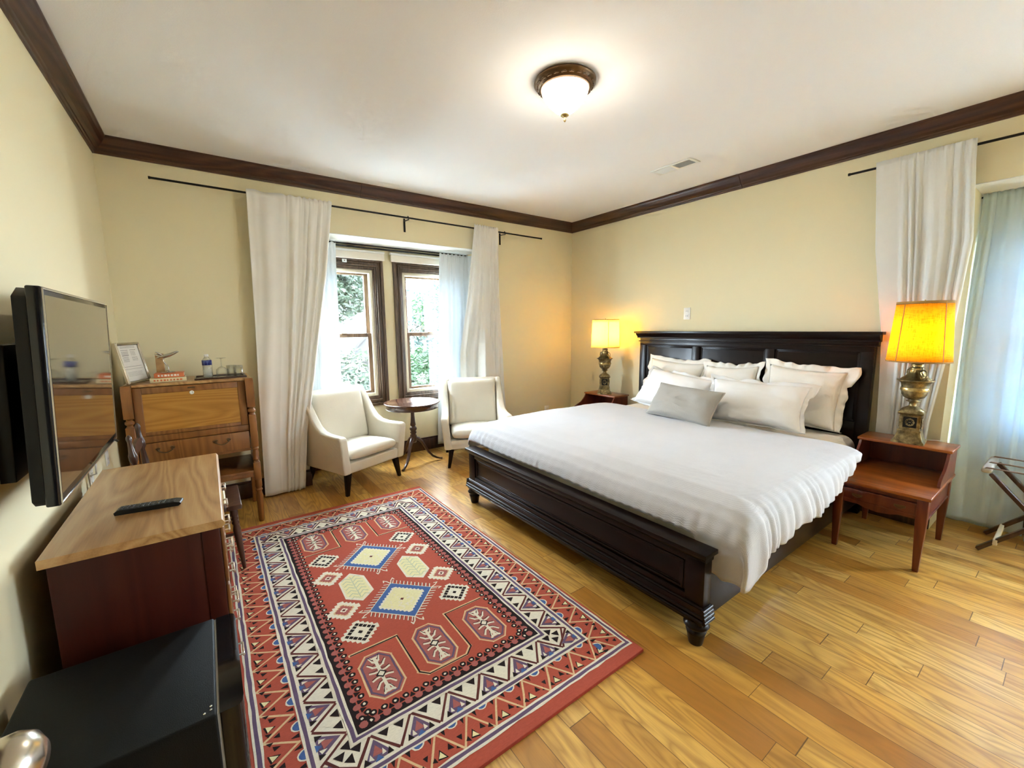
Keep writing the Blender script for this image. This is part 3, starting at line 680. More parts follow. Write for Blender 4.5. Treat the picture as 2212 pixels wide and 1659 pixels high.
o = rug.build('rug', RM, None, fix=False); tag(o, 'red tribal patterned rug with blue diamonds and cream border on floorboards', 'rug', loc=(.505, .985, 0))

# ------------------------------------------------------------------ bed
BC = 1.865
bed = thing('bed', 'king size espresso wood bed with panelled headboard and low footboard', 'bed', (0, 0, 0))
y0, y1 = .835, 2.885
def panel(b, y0_, y1_, z0_, z1_, xf, dep, sgn=-1):
    """raised moulding frame round a sunk panel on a face looking towards -x"""
    b.frame(y0_, y1_, z0_, z1_, .012, xf+sgn*.006, xf, axis='x'); b.frame(y0_+.012, y1_-.012, z0_+.012, z1_-.012, .010, xf+sgn*.002, xf, axis='x')
fb = MB()
fb.box(2.150, 2.250, y0-.005, y1+.005, .437, .457)                       # cap
fb.prism([(2.160, .437), (2.172, .418), (2.178, .410), (2.236, .410), (2.240, .437)], 'y', y0+.006, y1-.006)
fb.box(2.190, 2.230, y0+.03, y1-.03, .19, .411)                          # inner board
fb.box(2.178, 2.236, y0+.012, y0+.10, .19, .411).box(2.178, 2.236, y1-.10, y1-.012, .19, .411)
fb.box(2.178, 2.192, y0+.10, y1-.10, .385, .411).box(2.178, 2.192, y0+.10, y1-.10, .19, .225)
for k, (xx, zz) in enumerate(((2.172, .188), (2.166, .172), (2.158, .156), (2.152, .138))): fb.tube([(xx+.008, y0-.002*k+.004, zz), (xx+.008, y1+.002*k-.004, zz)], .0095, 10)
fb.box(2.165, 2.236, y0+.004, y1-.004, .112, .19)
for s_, yy_ in ((-1, y0+.004), (1, y1-.004)):
    for k, zz in enumerate((.188, .172, .156, .138)): fb.tube([(2.160, yy_+s_*.003*k, zz), (2.238, yy_+s_*.003*k, zz)], .0095, 10)
panel(fb, y0+.115, y1-.115, .235, .375, 2.190, .006)
fb.build('footboard', M_esp, bed, bevel=.002)
for yy_ in (.885, 2.835):
    MB().lathe([(.030, 0), (.033, .012), (.040, .050), (.045, .066), (.030, .072), (.030, .078), (.050, .084), (.056, .094), (.048, .106), (.040, .112), (.040, .118)], 2.202, yy_, 28).build('leg', M_esp, bed)
hb = MB(); hx = 4.41
HY0, HY1 = .872, 2.895
hb.box(hx, hx+.045, HY0, HY1, .20, 1.30)
hb.box(hx-.055, hx+.05, HY0-.042, HY1+.060, 1.352, 1.372)
hb.prism([(hx-.050, 1.352), (hx-.040, 1.335), (hx-.022, 1.318), (hx-.016, 1.312), (hx-.016, 1.300), (hx+.046, 1.300), (hx+.046, 1.352)], 'y', HY0-.026, HY1+.04)
hb.box(hx-.026, hx+.046, HY0-.014, HY1+.014, 1.262, 1.272); hb.box(hx-.012, hx+.046, HY0-.004, HY1+.004, 1.272, 1.301)
for q in ((HY0, HY0+.075), (HY1-.075, HY1), (1.530, 1.60), (2.20, 2.27)): hb.box(hx-.018, hx+.001, q[0], q[1], .20, 1.2249)
hb.box(hx-.0185, hx+.001, HY0, HY1, 1.225, 1.262); hb.box(hx-.0172, hx+.001, HY0+.03, HY1-.03, .62, .70)
for q in ((HY0+.075, 1.530), (1.60, 2.20), (2.27, HY1-.075)): panel(hb, q[0], q[1], .70, 1.225, hx-.000, .01)
hb.build('headboard', M_esp, bed, bevel=.002)
for yy_ in (HY0+.04, HY1-.04): MB().box(hx-.015, hx+.045, yy_-.038, yy_+.038, .0005, .20).build('leg', M_esp, bed, bevel=.003)
for nm, ya in (('side_rail', .868), ('side_rail', 2.832)): MB().box(2.236, hx, ya, ya+.03, .105, .345).box(2.236, hx, ya-.003, ya+.033, .335, .35).build(nm, M_esp, bed, bevel=.002)
mt = MB().box(2.30, 4.375, .905, 2.825, .30, .612); o = mt.build('mattress', M_sheet, None, bevel=.09, seg=6); tag(o, 'thick mattress under cream fitted sheet on the dark bed frame', 'mattress')
mt = MB().box(2.24, 4.40, .90, 2.83, .12, .2985); mt.build('box_foundation', M_bplastic, bed)

# duvet
def hz(x):   # crown height along the bed
    return interp([(2.252, .468), (2.258, .492), (2.272, .530), (2.30, .572), (2.35, .608), (2.44, .636), (2.60, .650), (3.0, .655), (3.6, .650), (3.72, .645), (3.80, .640), (3.88, .632)], x)
SIDE = [(0, (.000, -1)), (.10, (-.004, -.80)), (.2, (.002, -.56)), (.3, (.014, -.34)), (.42, (.040, -.165)), (.55, (.085, -.062)), (.7, (.14, -.022)), (.85, (.20, -.006)), (1, (.26, 0))]
def sidep(t_):
    for (a0, v0), (a1, v1) in zip(SIDE, SIDE[1:]):
        if t_ <= a1:
            f = (t_-a0)/(a1-a0); return lerp(v0[0], v1[0], f), lerp(v0[1], v1[1], f)
    return SIDE[-1][1]
def duvet(u, v):
    # v across: 0 right hem .. 1 left hem ; u along: foot .. head
    ux = u; u = max(0, (u-.05)/.95)
    f = min(v, 1-v)*2; side = 1 if v < .5 else -1
    S = .44; t_ = min(1, f/S)
    xe = lerp(3.655, 3.86, min(1, t_*1.05)**.7)
    x = lerp(2.254, xe, u**1.25)
    oy, oz = sidep(t_)
    yr = .722; hem = interp([(2.25, .315), (2.30, .312), (2.37, .335), (2.42, .385), (2.7, .430), (3.2, .475), (3.5, .52), (3.66, .58)], x)
    if side < 0: yr = 2*BC-.722; hem = .40
    top = hz(x); ftc = max(0, 1-(x-2.254)/.20); oz = -abs(oz)**(1+1.6*ftc)
    g = (f-S)/(1-S) if f > S else 0
    y = yr + side*oy if f <= S else lerp(yr + side*.26, BC, g)
    z = top + oz*max(top-hem, .03)
    w = max(0, 1-t_*1.15)
    # gathers on the hanging sides, irregular in width and depth, fading upwards
    q = x*40 + 9*nz(x*1.5, .3, side) + 5*nz(x*4, .9, side) + 2.0*t_
    pl = math.sin(q)*(.2+1.5*max(0, nz(x*3.7, 5, side)+.18)) + .35*math.sin(q*2.3+1)
    y += -side*.0135*w**1.1*pl - side*.030*w*nz(x*1.8, t_*2, 1)
    z += w**2.5*(.010*math.sin(q*.5+1)+.012*nz(x*3, 8, 2))
    z += .006*nz(x*2.2, y*2.6, 4)*(1-w)*min(1, u*6)
    # gathers where it is tucked behind the footboard
    ft = max(0, 1-(x-2.254)/.22)**1.3; gy = y*92+9*nz(y*1.6, 1, 0)
    z += ft*.0030*(math.sin(gy)*(.4+nz(y*4, 2, 2)))*(1-w); x += ft*.0022*math.sin(gy+.8)*(1-w)
    if x < 2.262 and w > 0: x = 2.262
    # long shallow folds over the top
    z += .0030*math.sin(y*7+x*6+4*nz(x, y, 2))*(1-w)
    if x > 2.46 and t_ >= .7: z = max(z, .622)
    if ux < .05:
        k = 1-ux/.05; sm = min(1, max(0, (.95-y)/.07)) if side > 0 else 0
        z = lerp(z, min(z, .322+.010*math.sin(y*60)+.02*nz(y*9, 3)), k*sm); x += k*sm*.006*math.sin(y*55)+ (1-k)*sm*.004 + sm*k*.004
        y += sm*k*.012*nz(y*12, z*9)
    return (x, y, z)
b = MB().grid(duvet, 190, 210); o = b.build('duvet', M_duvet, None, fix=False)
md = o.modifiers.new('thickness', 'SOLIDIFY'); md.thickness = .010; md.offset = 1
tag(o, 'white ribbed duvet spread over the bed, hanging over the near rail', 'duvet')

# pillows
def pillow(name, label, w, h, t, loc, tilt, yaw, mat, flange=0.0, seed=0, cat='pillow', group='white pillows against the headboard', piping=False, roll=0, ear=0, pinch=.10):
    """local: x width, z height, y thickness; origin at the bottom edge"""
    def prof(u, v):
        a_ = max(0, 1-abs(u)**2.6)*max(0, 1-abs(v)**2.6); return a_**.42
    b = MB(); n = 36
    for sgn in (-1, 1):
        def fn(i, j, sgn=sgn):
            u, v = i*2-1, j*2-1
            k = 1-pinch*(1-u*u)*abs(v)**3; kk = 1-pinch*(1-v*v)*abs(u)**3
            x = u*w/2*kk; z = v*h/2*k
            th = prof(u, v)*t/2*(1+.28*noise.noise(Vector((u*1.6+seed, v*1.6, sgn))) - .14*v)
            th += .006*noise.noise(Vector((u*5, v*5, seed)))*prof(u, v)
            return (x, sgn*th, z+h/2)
        b.grid(fn, n, n)
    root = b.build(name, mat, None, weld=.0008, fix=True)
    if flange:
        f = MB()
        def rim(i, j):
            q = i*4; s_ = int(min(q, 3.9999)); r_ = (q-s_)*2-1
            u, v = [(r_, -1), (1, r_), (-r_, 1), (-1, -r_)][s_]
            k = 1-pinch*(1-u*u)*abs(v)**3; kk = 1-pinch*(1-v*v)*abs(u)**3
            x = u*w/2*kk; z = v*h/2*k; ex = flange*j
            dx = u if abs(u) == 1 else u**5; dz = v if abs(v) == 1 else v**5
            wv = math.sin(i*2*PI*5+seed)*.012*j + .055*j*noise.noise(Vector((u*2.2, v*2.2, seed+5))) + .03*j*noise.noise(Vector((u*6, v*6, seed)))
            ex *= 1+.55*noise.noise(Vector((u*3, v*3, seed+9)))
            x += dx*ex*.98; z += dz*ex*.98
            if v < -.9: z = max(z, -h/2 + .002)
            x += (.020*j*ear if u > .8 and v > .5 else 0)
            return (x, wv + (.0), z+h/2)
        f.grid(rim, 160, 4); o2 = f.build('flange', mat, root, fix=False, solid=.003)
    if piping:
        pts = []
        for i in range(121):
            q = i/120*4; s_ = int(min(q, 3.9999)); r_ = (q-s_)*2-1; u, v = [(r_, -1), (1, r_), (-r_, 1), (-1, -r_)][s_]
            k = 1-pinch*(1-u*u)*abs(v)**3; kk = 1-pinch*(1-v*v)*abs(u)**3; pts.append((u*w/2*kk, 0, v*h/2*k+h/2))
        MB().tube(pts, .0045, 8, caps=False).build('piping', mat, root)
    root.rotation_mode = 'XYZ'
    # base orientation: width along world Y, front faces -X
    root.matrix_world = Matrix.Translation(loc) @ Matrix.Rotation(-PI/2+yaw, 4, 'Z') @ Matrix.Rotation(-tilt, 4, 'X') @ Matrix.Rotation(roll, 4, 'Y')
    tag(root, label, cat, group); return root
G = 'white pillows against the headboard'
pillow('pillow', 'cream flanged pillow at the window end of the headboard', .60, .44, .15, (4.235, 2.43, .655), .30, .02, M_pillow, .045, 1, group=G, roll=.05)
pillow('pillow', 'cream flanged pillow standing in the middle of the headboard', .47, .43, .15, (4.225, 1.835, .650), .28, -.02, M_pillow, .045, 2, group=G, roll=-.05)
pillow('pillow', 'large cream flanged pillow at the drape end of the headboard', .53, .45, .16, (4.225, 1.285, .650), .24, .05, M_pillow, .048, 3, group=G, roll=.06, ear=1)
pillow('pillow', 'white pillow slumped in front at the far window side', .74, .40, .18, (3.90, 2.255, .652), .62, -.08, M_pillow2, .03, 4, group=G, roll=.10)
pillow('pillow', 'white pillow slumped in front at the near side beside the grey cushion', .70, .37, .18, (3.885, 1.475, .652), .52, .14, M_pillow2, .03, 5, group=G, roll=.02, ear=1)
pillow('cushion', 'grey rectangular lumbar cushion leaning on the white pillows', .60, .31, .15, (3.60, 1.925, .660), .62, -.04, M_grey, 0, 6, 'cushion', None, True, roll=.04, pinch=.07)

# ------------------------------------------------------------------ nightstands
def nightstand(label, ym, rz=0):
    t = thing('nightstand', label, 'nightstand', (0, 0, 0), 0, 'two tier cherry nightstands')
    x0, x1, hw = 3.70, 4.385, .230; A, Bb = ym-hw, ym+hw
    MB().box(x0, x1, A, Bb, .437, .457).build('lower_top', M_cherry, t, bevel=.004)
    b = MB().box(x0+.025, x1-.02, A+.02, A+.035, .31, .437).box(x0+.025, x1-.02, Bb-.035, Bb-.02, .31, .437).box(x1-.035, x1-.02, A+.03, Bb-.03, .31, .437)
    b.box(x0+.022, x0+.034, A+.03, Bb-.03, .412, .437).box(x0+.030, x0+.040, A+.03, Bb-.03, .31, .415)
    # shaped lower rail
    pts = [(A+.03, .325), (A+.12, .318), (A+.17, .300), (ym, .292), (Bb-.17, .300), (Bb-.12, .318), (Bb-.03, .325), (Bb-.03, .335), (A+.03, .335)]
    b.prism(pts, 'x', x0+.026, x0+.036)
    b.box(x0+.02, x1-.02, A+.014, A+.022, .305, .316); b.box(x0+.02, x1-.02, Bb-.022, Bb-.014, .305, .316)
    b.build('apron', M_cherryd, t, bevel=.0015)
    d_ = MB().box(x0+.014, x0+.032, A+.055, Bb-.055, .336, .408).frame(A+.055, Bb-.055, .336, .408, .007, x0+.010, x0+.014, axis='x').build('drawer', M_cherryd, t, bevel=.0015)
    for yy_ in (ym-.10, ym+.10):
        MB().box(x0+.0125, x0+.0145, yy_-.026, yy_+.026, .364, .378).tube([(x0+.008, yy_-.022+.044*k/8, .370-.012*math.sin(PI*k/8)) for k in range(9)], .0025, 6).build('drawer_pull', M_bronze, d_)
    for (xx, sx) in ((x0+.035, 1), (x1-.035, -1)):
        for (yy_, sy) in ((A+.035, 1), (Bb-.035, -1)):
            vs = []
            for z_, s_ in ((.437, .024), (.30, .024), (0.0005, .013)):
                cx_, cy_ = xx+sx*(s_-.024)*0, yy_
                vs += [(xx-s_*1, yy_-s_, z_), (xx+s_, yy_-s_, z_), (xx+s_, yy_+s_, z_), (xx-s_, yy_+s_, z_)]
            fs = [(0, 1, 2, 3), (8, 11, 10, 9)] + [(k*4+i, k*4+4+i, k*4+4+(i+1) % 4, k*4+(i+1) % 4) for k in (0, 1) for i in range(4)]
            MB().add(vs, fs).build('leg', M_cherryd, t, bevel=.002)
    # upper tier on curved side panels
    ux0 = 4.145
    MB().box(ux0, x1+.012, A-.004, Bb+.004, .632, .650).build('upper_shelf', M_cherry, t, bevel=.004)
    curve = [(x1, .457), (3.955, .457), (3.955, .475), (3.975, .500), (4.02, .520), (4.075, .540), (4.105, .566), (4.135, .596), (4.15, .622), (4.155, .632), (x1, .632)]
    for ya in (A+.006, Bb-.020): MB().prism(curve, 'y', ya, ya+.014).build('side_panel', M_cherryd, t, bevel=.002)
    MB().box(x1-.012, x1, A+.020, Bb-.020, .457, .632).build('back_panel', M_cherryd, t)
    return t
nightstand('cherry two tier nightstand at the near side of the bed under the amber lamp', .625)
nightstand('cherry two tier nightstand in the far corner under the cream lamp', 3.262)

# ------------------------------------------------------------------ lamps
def lamp(label, x, y, z, shade_r0, shade_r1, s0, s1, mat, power, col, yaw, group='urn table lamps'):
    t = thing('table_lamp', label, 'lamp', (x, y, z), yaw, group)
    R4 = math.sqrt(2); q = PI/4
    MB().lathe([(.080*R4, 0), (.080*R4, .012), (.076*R4, .016), (.070*R4, .020), (.056*R4, .072), (.058*R4, .078), (.058*R4, .084), (.053*R4, .087)], sq=4, rot=q).build('base', M_brass, t, bevel=.002)
    b = MB().lathe([(.050*R4, .086), (.050*R4, .186), (.058*R4, .190), (.064*R4, .198), (.062*R4, .204), (.046*R4, .216)], sq=4, rot=q)
    p = b.build('pedestal', M_brass, t, bevel=.0015)
    for k in range(4):
        c_, s_ = math.cos(k*PI/2), math.sin(k*PI/2)
        fb_ = MB(); fb_.box(-.034, .034, -.0515, -.0502, .102, .174, 1); fb_.frame(-.037, .037, .099, .177, .004, -.054, -.0502)
        fb_.tube([(.020*math.cos(w_*PI/8), -.0535, .138+.022*math.sin(w_*PI/8)) for w_ in range(17)], .0035, 6)
        for w_ in range(8): fb_.tube([(.012*math.cos(w_*PI/4), -.053, .138+.013*math.sin(w_*PI/4)), (.024*math.cos(w_*PI/4), -.054, .138+.026*math.sin(w_*PI/4))], .003, 6)
        fb_.lathe([(0, -.003), (.007, 0), (0, .003)], 0, -.053, 10, z0=.138)
        fb_.v = [(vx*c_-vy*s_, vx*s_+vy*c_, vz) for vx, vy, vz in fb_.v]; fb_.build('rosette', [M_brass, M_bplastic], p)
    b = MB().lathe([(.060, .208), (.058, .214), (.046, .226), (.030, .236), (.022, .240), (.019, .246), (.020, .262), (.026, .268), (.036, .272), (.034, .277), (.024, .282), (.034, .288), (.052, .300), (.062, .318), (.066, .342), (.067, .372), (.072, .392), (.084, .404), (.093, .409), (.092, .414), (.080, .416)], n=40)
    u_ = b.build('urn', M_brass, t)
    b = MB().lathe([(.0665, .340), (.0690, .341), (.0700, .343), (.0700, .361), (.0690, .363), (.0668, .364)], n=40)
    for k in range(10):
        w_ = 2*PI*k/10; b.lathe([(0, -.006), (.006, 0), (0, .006)], .069*math.cos(w_), .069*math.sin(w_), 8, z0=.352)
    b.build('urn_band', M_brassl, u_)
    # fluted lid
    prof = [(.080, .414), (.076, .420), (.060, .430), (.046, .444), (.036, .462), (.032, .480), (.033, .486), (.036, .490), (.030, .494), (.026, .500), (.030, .508), (.030, .520), (.020, .524)]
    b = MB(); k_ = 48; vs = []; fs = []
    for r_, z_ in prof:
        for i in range(k_):
            a_ = 2*PI*i/k_; fl = 1+.06*math.cos(a_*12)*(1 if .42 < z_ < .48 else 0); vs.append((r_*fl*math.cos(a_), r_*fl*math.sin(a_), z_))
    for j in range(len(prof)-1):
        for i in range(k_): fs.append((j*k_+i, j*k_+(i+1) % k_, (j+1)*k_+(i+1) % k_, (j+1)*k_+i))
    b.add(vs, fs, 0, True); b.build('lid', M_brassl, t)
    for sg in (-1, 1):
        pts = [(.034, .500), (.044, .496), (.050, .486), (.046, .476), (.038, .474), (.040, .482)]
        pts2 = [(.040, .470), (.055, .478), (.075, .480), (.092, .470), (.096, .452), (.090, .434), (.078, .424), (.070, .432), (.074, .444), (.066, .450), (.056, .446)]
        b = MB()
        for P2 in (pts, pts2): b.tube([(sg*a_*math.cos(.6), sg*a_*math.sin(.6), c_) for a_, c_ in P2], .0042, 8)
        b.build('handle', M_brass, t)
    # harp, bulb, shade
    b = MB().tube([(0, 0, .52), (0, 0, .60)], .010, 12); b.tube([(0, 0, s1-.01), (0, 0, s1+.012)], .004, 8)
    hp = [(.055*math.sin(PI*k/16), 0, .60+(s1-.61)*(k/16)) for k in range(17)]
    b.tube(hp, .002, 6).tube([(-a_, 0, c_) for a_, _, c_ in hp], .002, 6)
    b.build('harp', M_brassl, t)
    MB().lathe([(0, .60), (.012, .602), (.014, .62), (.028, .655), (.028, .675), (.016, .694), (0, .70)], n=20).build('bulb', M_bulb, t)
    b = MB(); k_ = 48
    b.grid(lambda i, j: (lerp(shade_r0, shade_r1, j)*math.cos(2*PI*i), lerp(shade_r0, shade_r1, j)*math.sin(2*PI*i), lerp(s0, s1, j)), k_, 8)
    sh = b.build('lamp_shade', mat, t, fix=False, solid=.0015)
    b = MB()
    for r_, z_, hh in ((shade_r0, s0, .008), (shade_r1, s1, .016 if shade_r1 < .14 else .006)):
        b.lathe([(r_+.0012, z_-.001 if z_ == s0 else z_-hh), (r_+.0026, z_-.001 if z_ == s0 else z_-hh), (r_+.0026, z_+hh if z_ == s0 else z_+.001), (r_+.0012, z_+hh if z_ == s0 else z_+.001), (r_+.0012, z_-.001 if z_ == s0 else z_-hh)], n=48)
    for w_ in (-2.2-yaw, -.9-yaw, .2-yaw, 1.5-yaw, 2.6-yaw):
        c_, s_ = math.cos(w_), math.sin(w_)
        b.beam(((shade_r0+.002)*c_, (shade_r0+.002)*s_, s0), ((shade_r1+.002)*c_, (shade_r1+.002)*s_, s1), .006, .0012, up=(c_, s_, 0))
    b.build('shade_trim', M_trim if shade_r1 < .14 else M_shadeL, sh)
    l = bpy.data.lights.new('lamp_glow', 'POINT'); l.energy = power; l.color = col; l.shadow_soft_size = .03
    lo = bpy.data.objects.new('lamp_glow', l); lo.parent = t; lo.location = (0, 0, .72); COL.objects.link(lo)
    # spider holding the shade
    b = MB()
    for w_ in range(3): b.tube([(0, 0, s1-.004), ((shade_r1-.001)*math.cos(w_*2.094), (shade_r1-.001)*math.sin(w_*2.094), s1-.010)], .0015, 6)
    b.build('spider', M_brassl, sh)
    return t
lamp('ornate brass urn lamp with amber burlap shade on the near nightstand', 4.238, .612, .6505, .158, .133, .532, .915, M_shadeR, 1.7, (1, .80, .45), .08)
lamp('ornate brass urn lamp with cream drum shade in the far corner', 4.245, 3.268, .6505, .158, .150, .535, .855, M_shadeL, 5.2, (1, .80, .50), .75)
tag(MB().tube([(4.345, .55, .656), (4.365, .50, .66), (4.40, .455, .66), (4.405, .44, .4), (4.405, .42, .10)], .0025, 8).build('lamp_cord', M_white), 'pale cord running down behind the near nightstand lamp', 'cord')

# ------------------------------------------------------------------ armchairs
def armchair(label, loc, rz):
    """local: front edge mid at origin, faces -y"""
    t = thing('armchair', label, 'armchair', loc, rz, 'cream armchairs by the window')
    hw = .335
    def side(sg):
        # side shell: outline in (y, z), swooping from arm up to the back
        out = [(.0, .195), (-.015, .50), (-.010, .522), (.02, .532), (.10, .530), (.20, .532), (.28, .545), (.345, .580), (.40, .640), (.45, .72), (.50, .80), (.535, .845), (.56, .862), (.60, .866), (.640, .855), (.655, .82), (.600, .195)]
        b = MB(); n = len(out); vs = []
        for k, (fx, _) in enumerate(((0, 0), (1, 0))):
            for (y_, z_) in out:
                flare = .035*max(0, 1-y_/.5)*(z_-.195)/.33 if z_ > .195 else 0
                tw = .075 if z_ < .6 else lerp(.075, .055, min(1, (z_-.6)/.26))
                x_ = hw + min(flare, .035) - (0 if k else tw)
                vs.append((sg*x_, y_, z_))
        b.add(vs, [list(range(n)), list(range(n, 2*n))[::-1]] + [(i, (i+1) % n, n+(i+1) % n, n+i) for i in range(n)])
        return b.build('arm', M_uph, t, bevel=.018, seg=4)
    side(-1); side(1)
    MB().box(-hw+.06, hw-.06, .015, .60, .195, .285).build('base_rail', M_uph, t, bevel=.012, seg=3)
    b = MB().prism([(.50, .25), (.60, .22), (.655, .83), (.64, .862), (.600, .866), (.56, .84)], 'x', -hw+.045, hw-.045); b.build('back_shell', M_uph, t, bevel=.012, seg=3)
    def cushion(u, v, w, d_, h_, dome):
        pass
    # seat cushion
    b = MB(); n = 24
    for sg in (-1, 1):
        def fn(i, j, sg=sg):
            u, v = i*2-1, j*2-1; e = max(0, 1-abs(u)**7)*max(0, 1-abs(v)**7); x = u*.262; y_ = .262+v*.262
            top = .350 + sg*(.052*(e**.35)) + (.018*(1-u*u)*(1-v*v) if sg > 0 else 0)
            return (x*(1-.02*(1-e)), y_-.006 if v < -.9 else y_, top - .030*(v+1)*.5)
        b.grid(fn, n, n)
    b.build('seat_cushion', M_uph, t, weld=.0006)
    b = MB()
    for sg in (-1, 1):
        def fn(i, j, sg=sg):
            u, v = i*2-1, j*2-1; e = max(0, 1-abs(u)**8)*max(0, 1-abs(v)**8); x = u*.268; z_ = .61+v*.245
            yy_ = .475+ (z_-.36)*.20 - .05 + (sg*.045*(e**.35)) - (.012*(1-u*u)*(1-v*v) if sg < 0 else 0)
            return (x, yy_, z_)
        b.grid(fn, n, n)
    b.build('back_cushion', M_uph, t, weld=.0006)
    for sx in (-1, 1):
        for yy_, ty in ((.055, -.02), (.545, .05)):
            x = sx*(hw-.07); vs = []
            for z_, s_, dx, dy in ((.196, .025, 0, 0), (.0005, .014, sx*.03, ty)):
                vs += [(x+dx-s_, yy_+dy-s_, z_), (x+dx+s_, yy_+dy-s_, z_), (x+dx+s_, yy_+dy+s_, z_), (x+dx-s_, yy_+dy+s_, z_)]
            MB().add(vs, [(0, 1, 2, 3), (4, 7, 6, 5)] + [(i, i+4, 4+(i+1) % 4, (i+1) % 4) for i in range(4)]).build('leg', M_esp, t, bevel=.003)
    return t
armchair('cream low armchair angled toward the room beside the left drape', (1.672, 3.672, 0), math.atan2(.374, .927))
armchair('cream low armchair between the round table and the bed', (2.682, 3.565, 0), -math.radians(25))

# ------------------------------------------------------------------ pedestal table
t = thing('side_table', 'small round dark wood pedestal table between the two armchairs', 'side table', (2.214, 4.105, 0))
MB().lathe([(.268, .600), (.268, .648), (.280, .650), (.288, .655), (.288, .661), (.282, .665), (.262, .665), (.258, .662), (0, .662)], n=64).build('top', M_tabletop, t)
MB().lathe([(.262, .603), (.270, .603), (.2705, .600), (.262, .598), (.20, .598)], n=64).build('apron_bead', M_walnut, t)
MB().lathe([(.045, .598), (.040, .585), (.026, .578), (.020, .560), (.019, .52), (.024, .45), (.030, .415), (.022, .405), (.028, .398), (.036, .385), (.038, .370), (.030, .355), (.024, .348), (.034, .338), (.030, .325), (.024, .318), (.034, .305), (.038, .28), (.036, .25), (.026, .225), (0, .222)], n=32).build('column', M_walnut, t)
for k in range(3):
    w_ = math.radians(-150)+k*2*PI/3+.25; c_, s_ = math.cos(w_), math.sin(w_)
    P2 = [(.022, .275), (.050, .262), (.085, .225), (.115, .17), (.150, .105), (.195, .055), (.240, .030), (.275, .018), (.300, .016)]
    MB().tube([(a_*c_, a_*s_, b_) for a_, b_ in P2], [.020, .021, .021, .019, .017, .015, .014, .013, .015], 10, flat=.8).build('leg', M_walnut, t, bevel=0)

# ------------------------------------------------------------------ slant front desk
t = thing('secretary_desk', 'oak slant front secretary desk in the far left corner', 'desk', (0, 0, 0))
SX0, SX1, SF, SB, ST = .052, .762, 3.49, 4.00, 1.085
MB().box(SX0+.004, SX1-.004, 3.545, SB, ST-.018, ST).build('top', M_oak, t, bevel=.004)
for xx in (SX0, SX1-.046):
    pr = [(0.0005, .016), (.02, .020), (.10, .021), (.20, .023), (.235, .017), (.25, .025), (.26, .017), (.275, .023), (.33, .023)]
    b = MB().lathe([(r_, z_) for z_, r_ in pr], xx+.023, SF+.023, 20)
    b.box(xx, xx+.046, SF, SF+.046, .33, .46)
    b.lathe([(r_, z_) for z_, r_ in [(.46, .021), (.475, .015), (.485, .024), (.50, .018), (.53, .022), (.555, .016), (.565, .024), (.575, .018), (.58, .021)]], xx+.023, SF+.023, 20)
    b.box(xx, xx+.046, SF, SF+.046, .58, .82)
    b.lathe([(r_, z_) for z_, r_ in [(.82, .021), (.832, .014), (.842, .025), (.856, .025), (.866, .014), (.875, .021)]], xx+.023, SF+.023, 20)
    b.prism([(SF+.004, .875), (SF+.05, .875), (SF+.065, ST-.001), (SF+.035, ST-.001), (SF+.010, ST-.03)], 'x', xx-.002, xx+.048)
    b.build('post', M_oakf, t, bevel=.003)
for xx in (SX0+.008, SX1-.026): MB().prism([(SF+.045, .36), (SB-.002, .36), (SB-.002, ST-.0185), (SF+.065, ST-.0185), (SF+.045, .90)], 'x', xx, xx+.018).build('side_panel', M_oakd, t, bevel=.002)
for xx in (SX0+.002, SX1-.044): MB().box(xx, xx+.04, SB-.045, SB-.003, .0005, .36).build('leg', M_oakf, t, bevel=.003)
MB().box(SX0+.026, SX1-.026, SB-.012, SB-.003, .56, ST-.0185).build('back_panel', M_oakf, t)
# sloping fall front: frame + sunk panel
def slope(z_): return lerp(SF+.018, SF+.052, (z_-.745)/(.325))
def slab(x0_, x1_, z0_, z1_, o0, o1, b, mi=0):
    vs = []
    for z_ in (z0_, z1_):
        for (x_, o_) in ((x0_, o0), (x1_, o0), (x1_, o1), (x0_, o1)): vs.append((x_, slope(z_)+o_, z_))
    b.add(vs, [(0, 3, 2, 1), (4, 5, 6, 7)] + [(i, (i+1) % 4, 4+(i+1) % 4, 4+i) for i in range(4)], mi)
fx0, fx1 = SX0+.049, SX1-.049; ff = MB()
slab(fx0, fx0+.045, .750, 1.064, 0, .018, ff); slab(fx1-.045, fx1, .750, 1.064, 0, .018, ff); slab(fx0+.045, fx1-.045, 1.022, 1.064, 0, .018, ff); slab(fx0+.045, fx1-.045, .750, .775, 0, .018, ff)
fr_ = ff.build('fall_front', M_oakf, t, bevel=.003)
b = MB(); slab(fx0+.044, fx1-.044, .774, 1.023, .005, .014, b); b.build('front_panel', M_oakd, fr_)
b = MB().lathe([(0, -.001), (.013, 0), (.013, .003), (.009, .005), (.0045, .005), (.0045, .003), (0, .003)], n=20); b.v = [(.405+x_, slope(1.012)+.004-z_, 1.012+y_) for x_, y_, z_ in b.v]; b.build('keyhole_plate', M_white, fr_, label='round white keyhole plate')
b = MB().box(.385, .425, slope(1.045)-.004, slope(1.045)+.002, 1.042, 1.052); b.build('lock_plate', M_bronze, fr_, bevel=.001)
MB().box(fx0-.002, fx1+.002, SF+.022, SF+.045, .705, .748).build('rail', M_oakf, t, bevel=.002)
MB().box(fx0-.002, fx1+.002, SF+.020, SB-.013, .556, .572).build('drawer_floor', M_oakf, t)
dr = MB().box(fx0+.002, fx1-.002, SF+.010, SF+.030, .574, .702).build('drawer', M_oakf, t, bevel=.003)
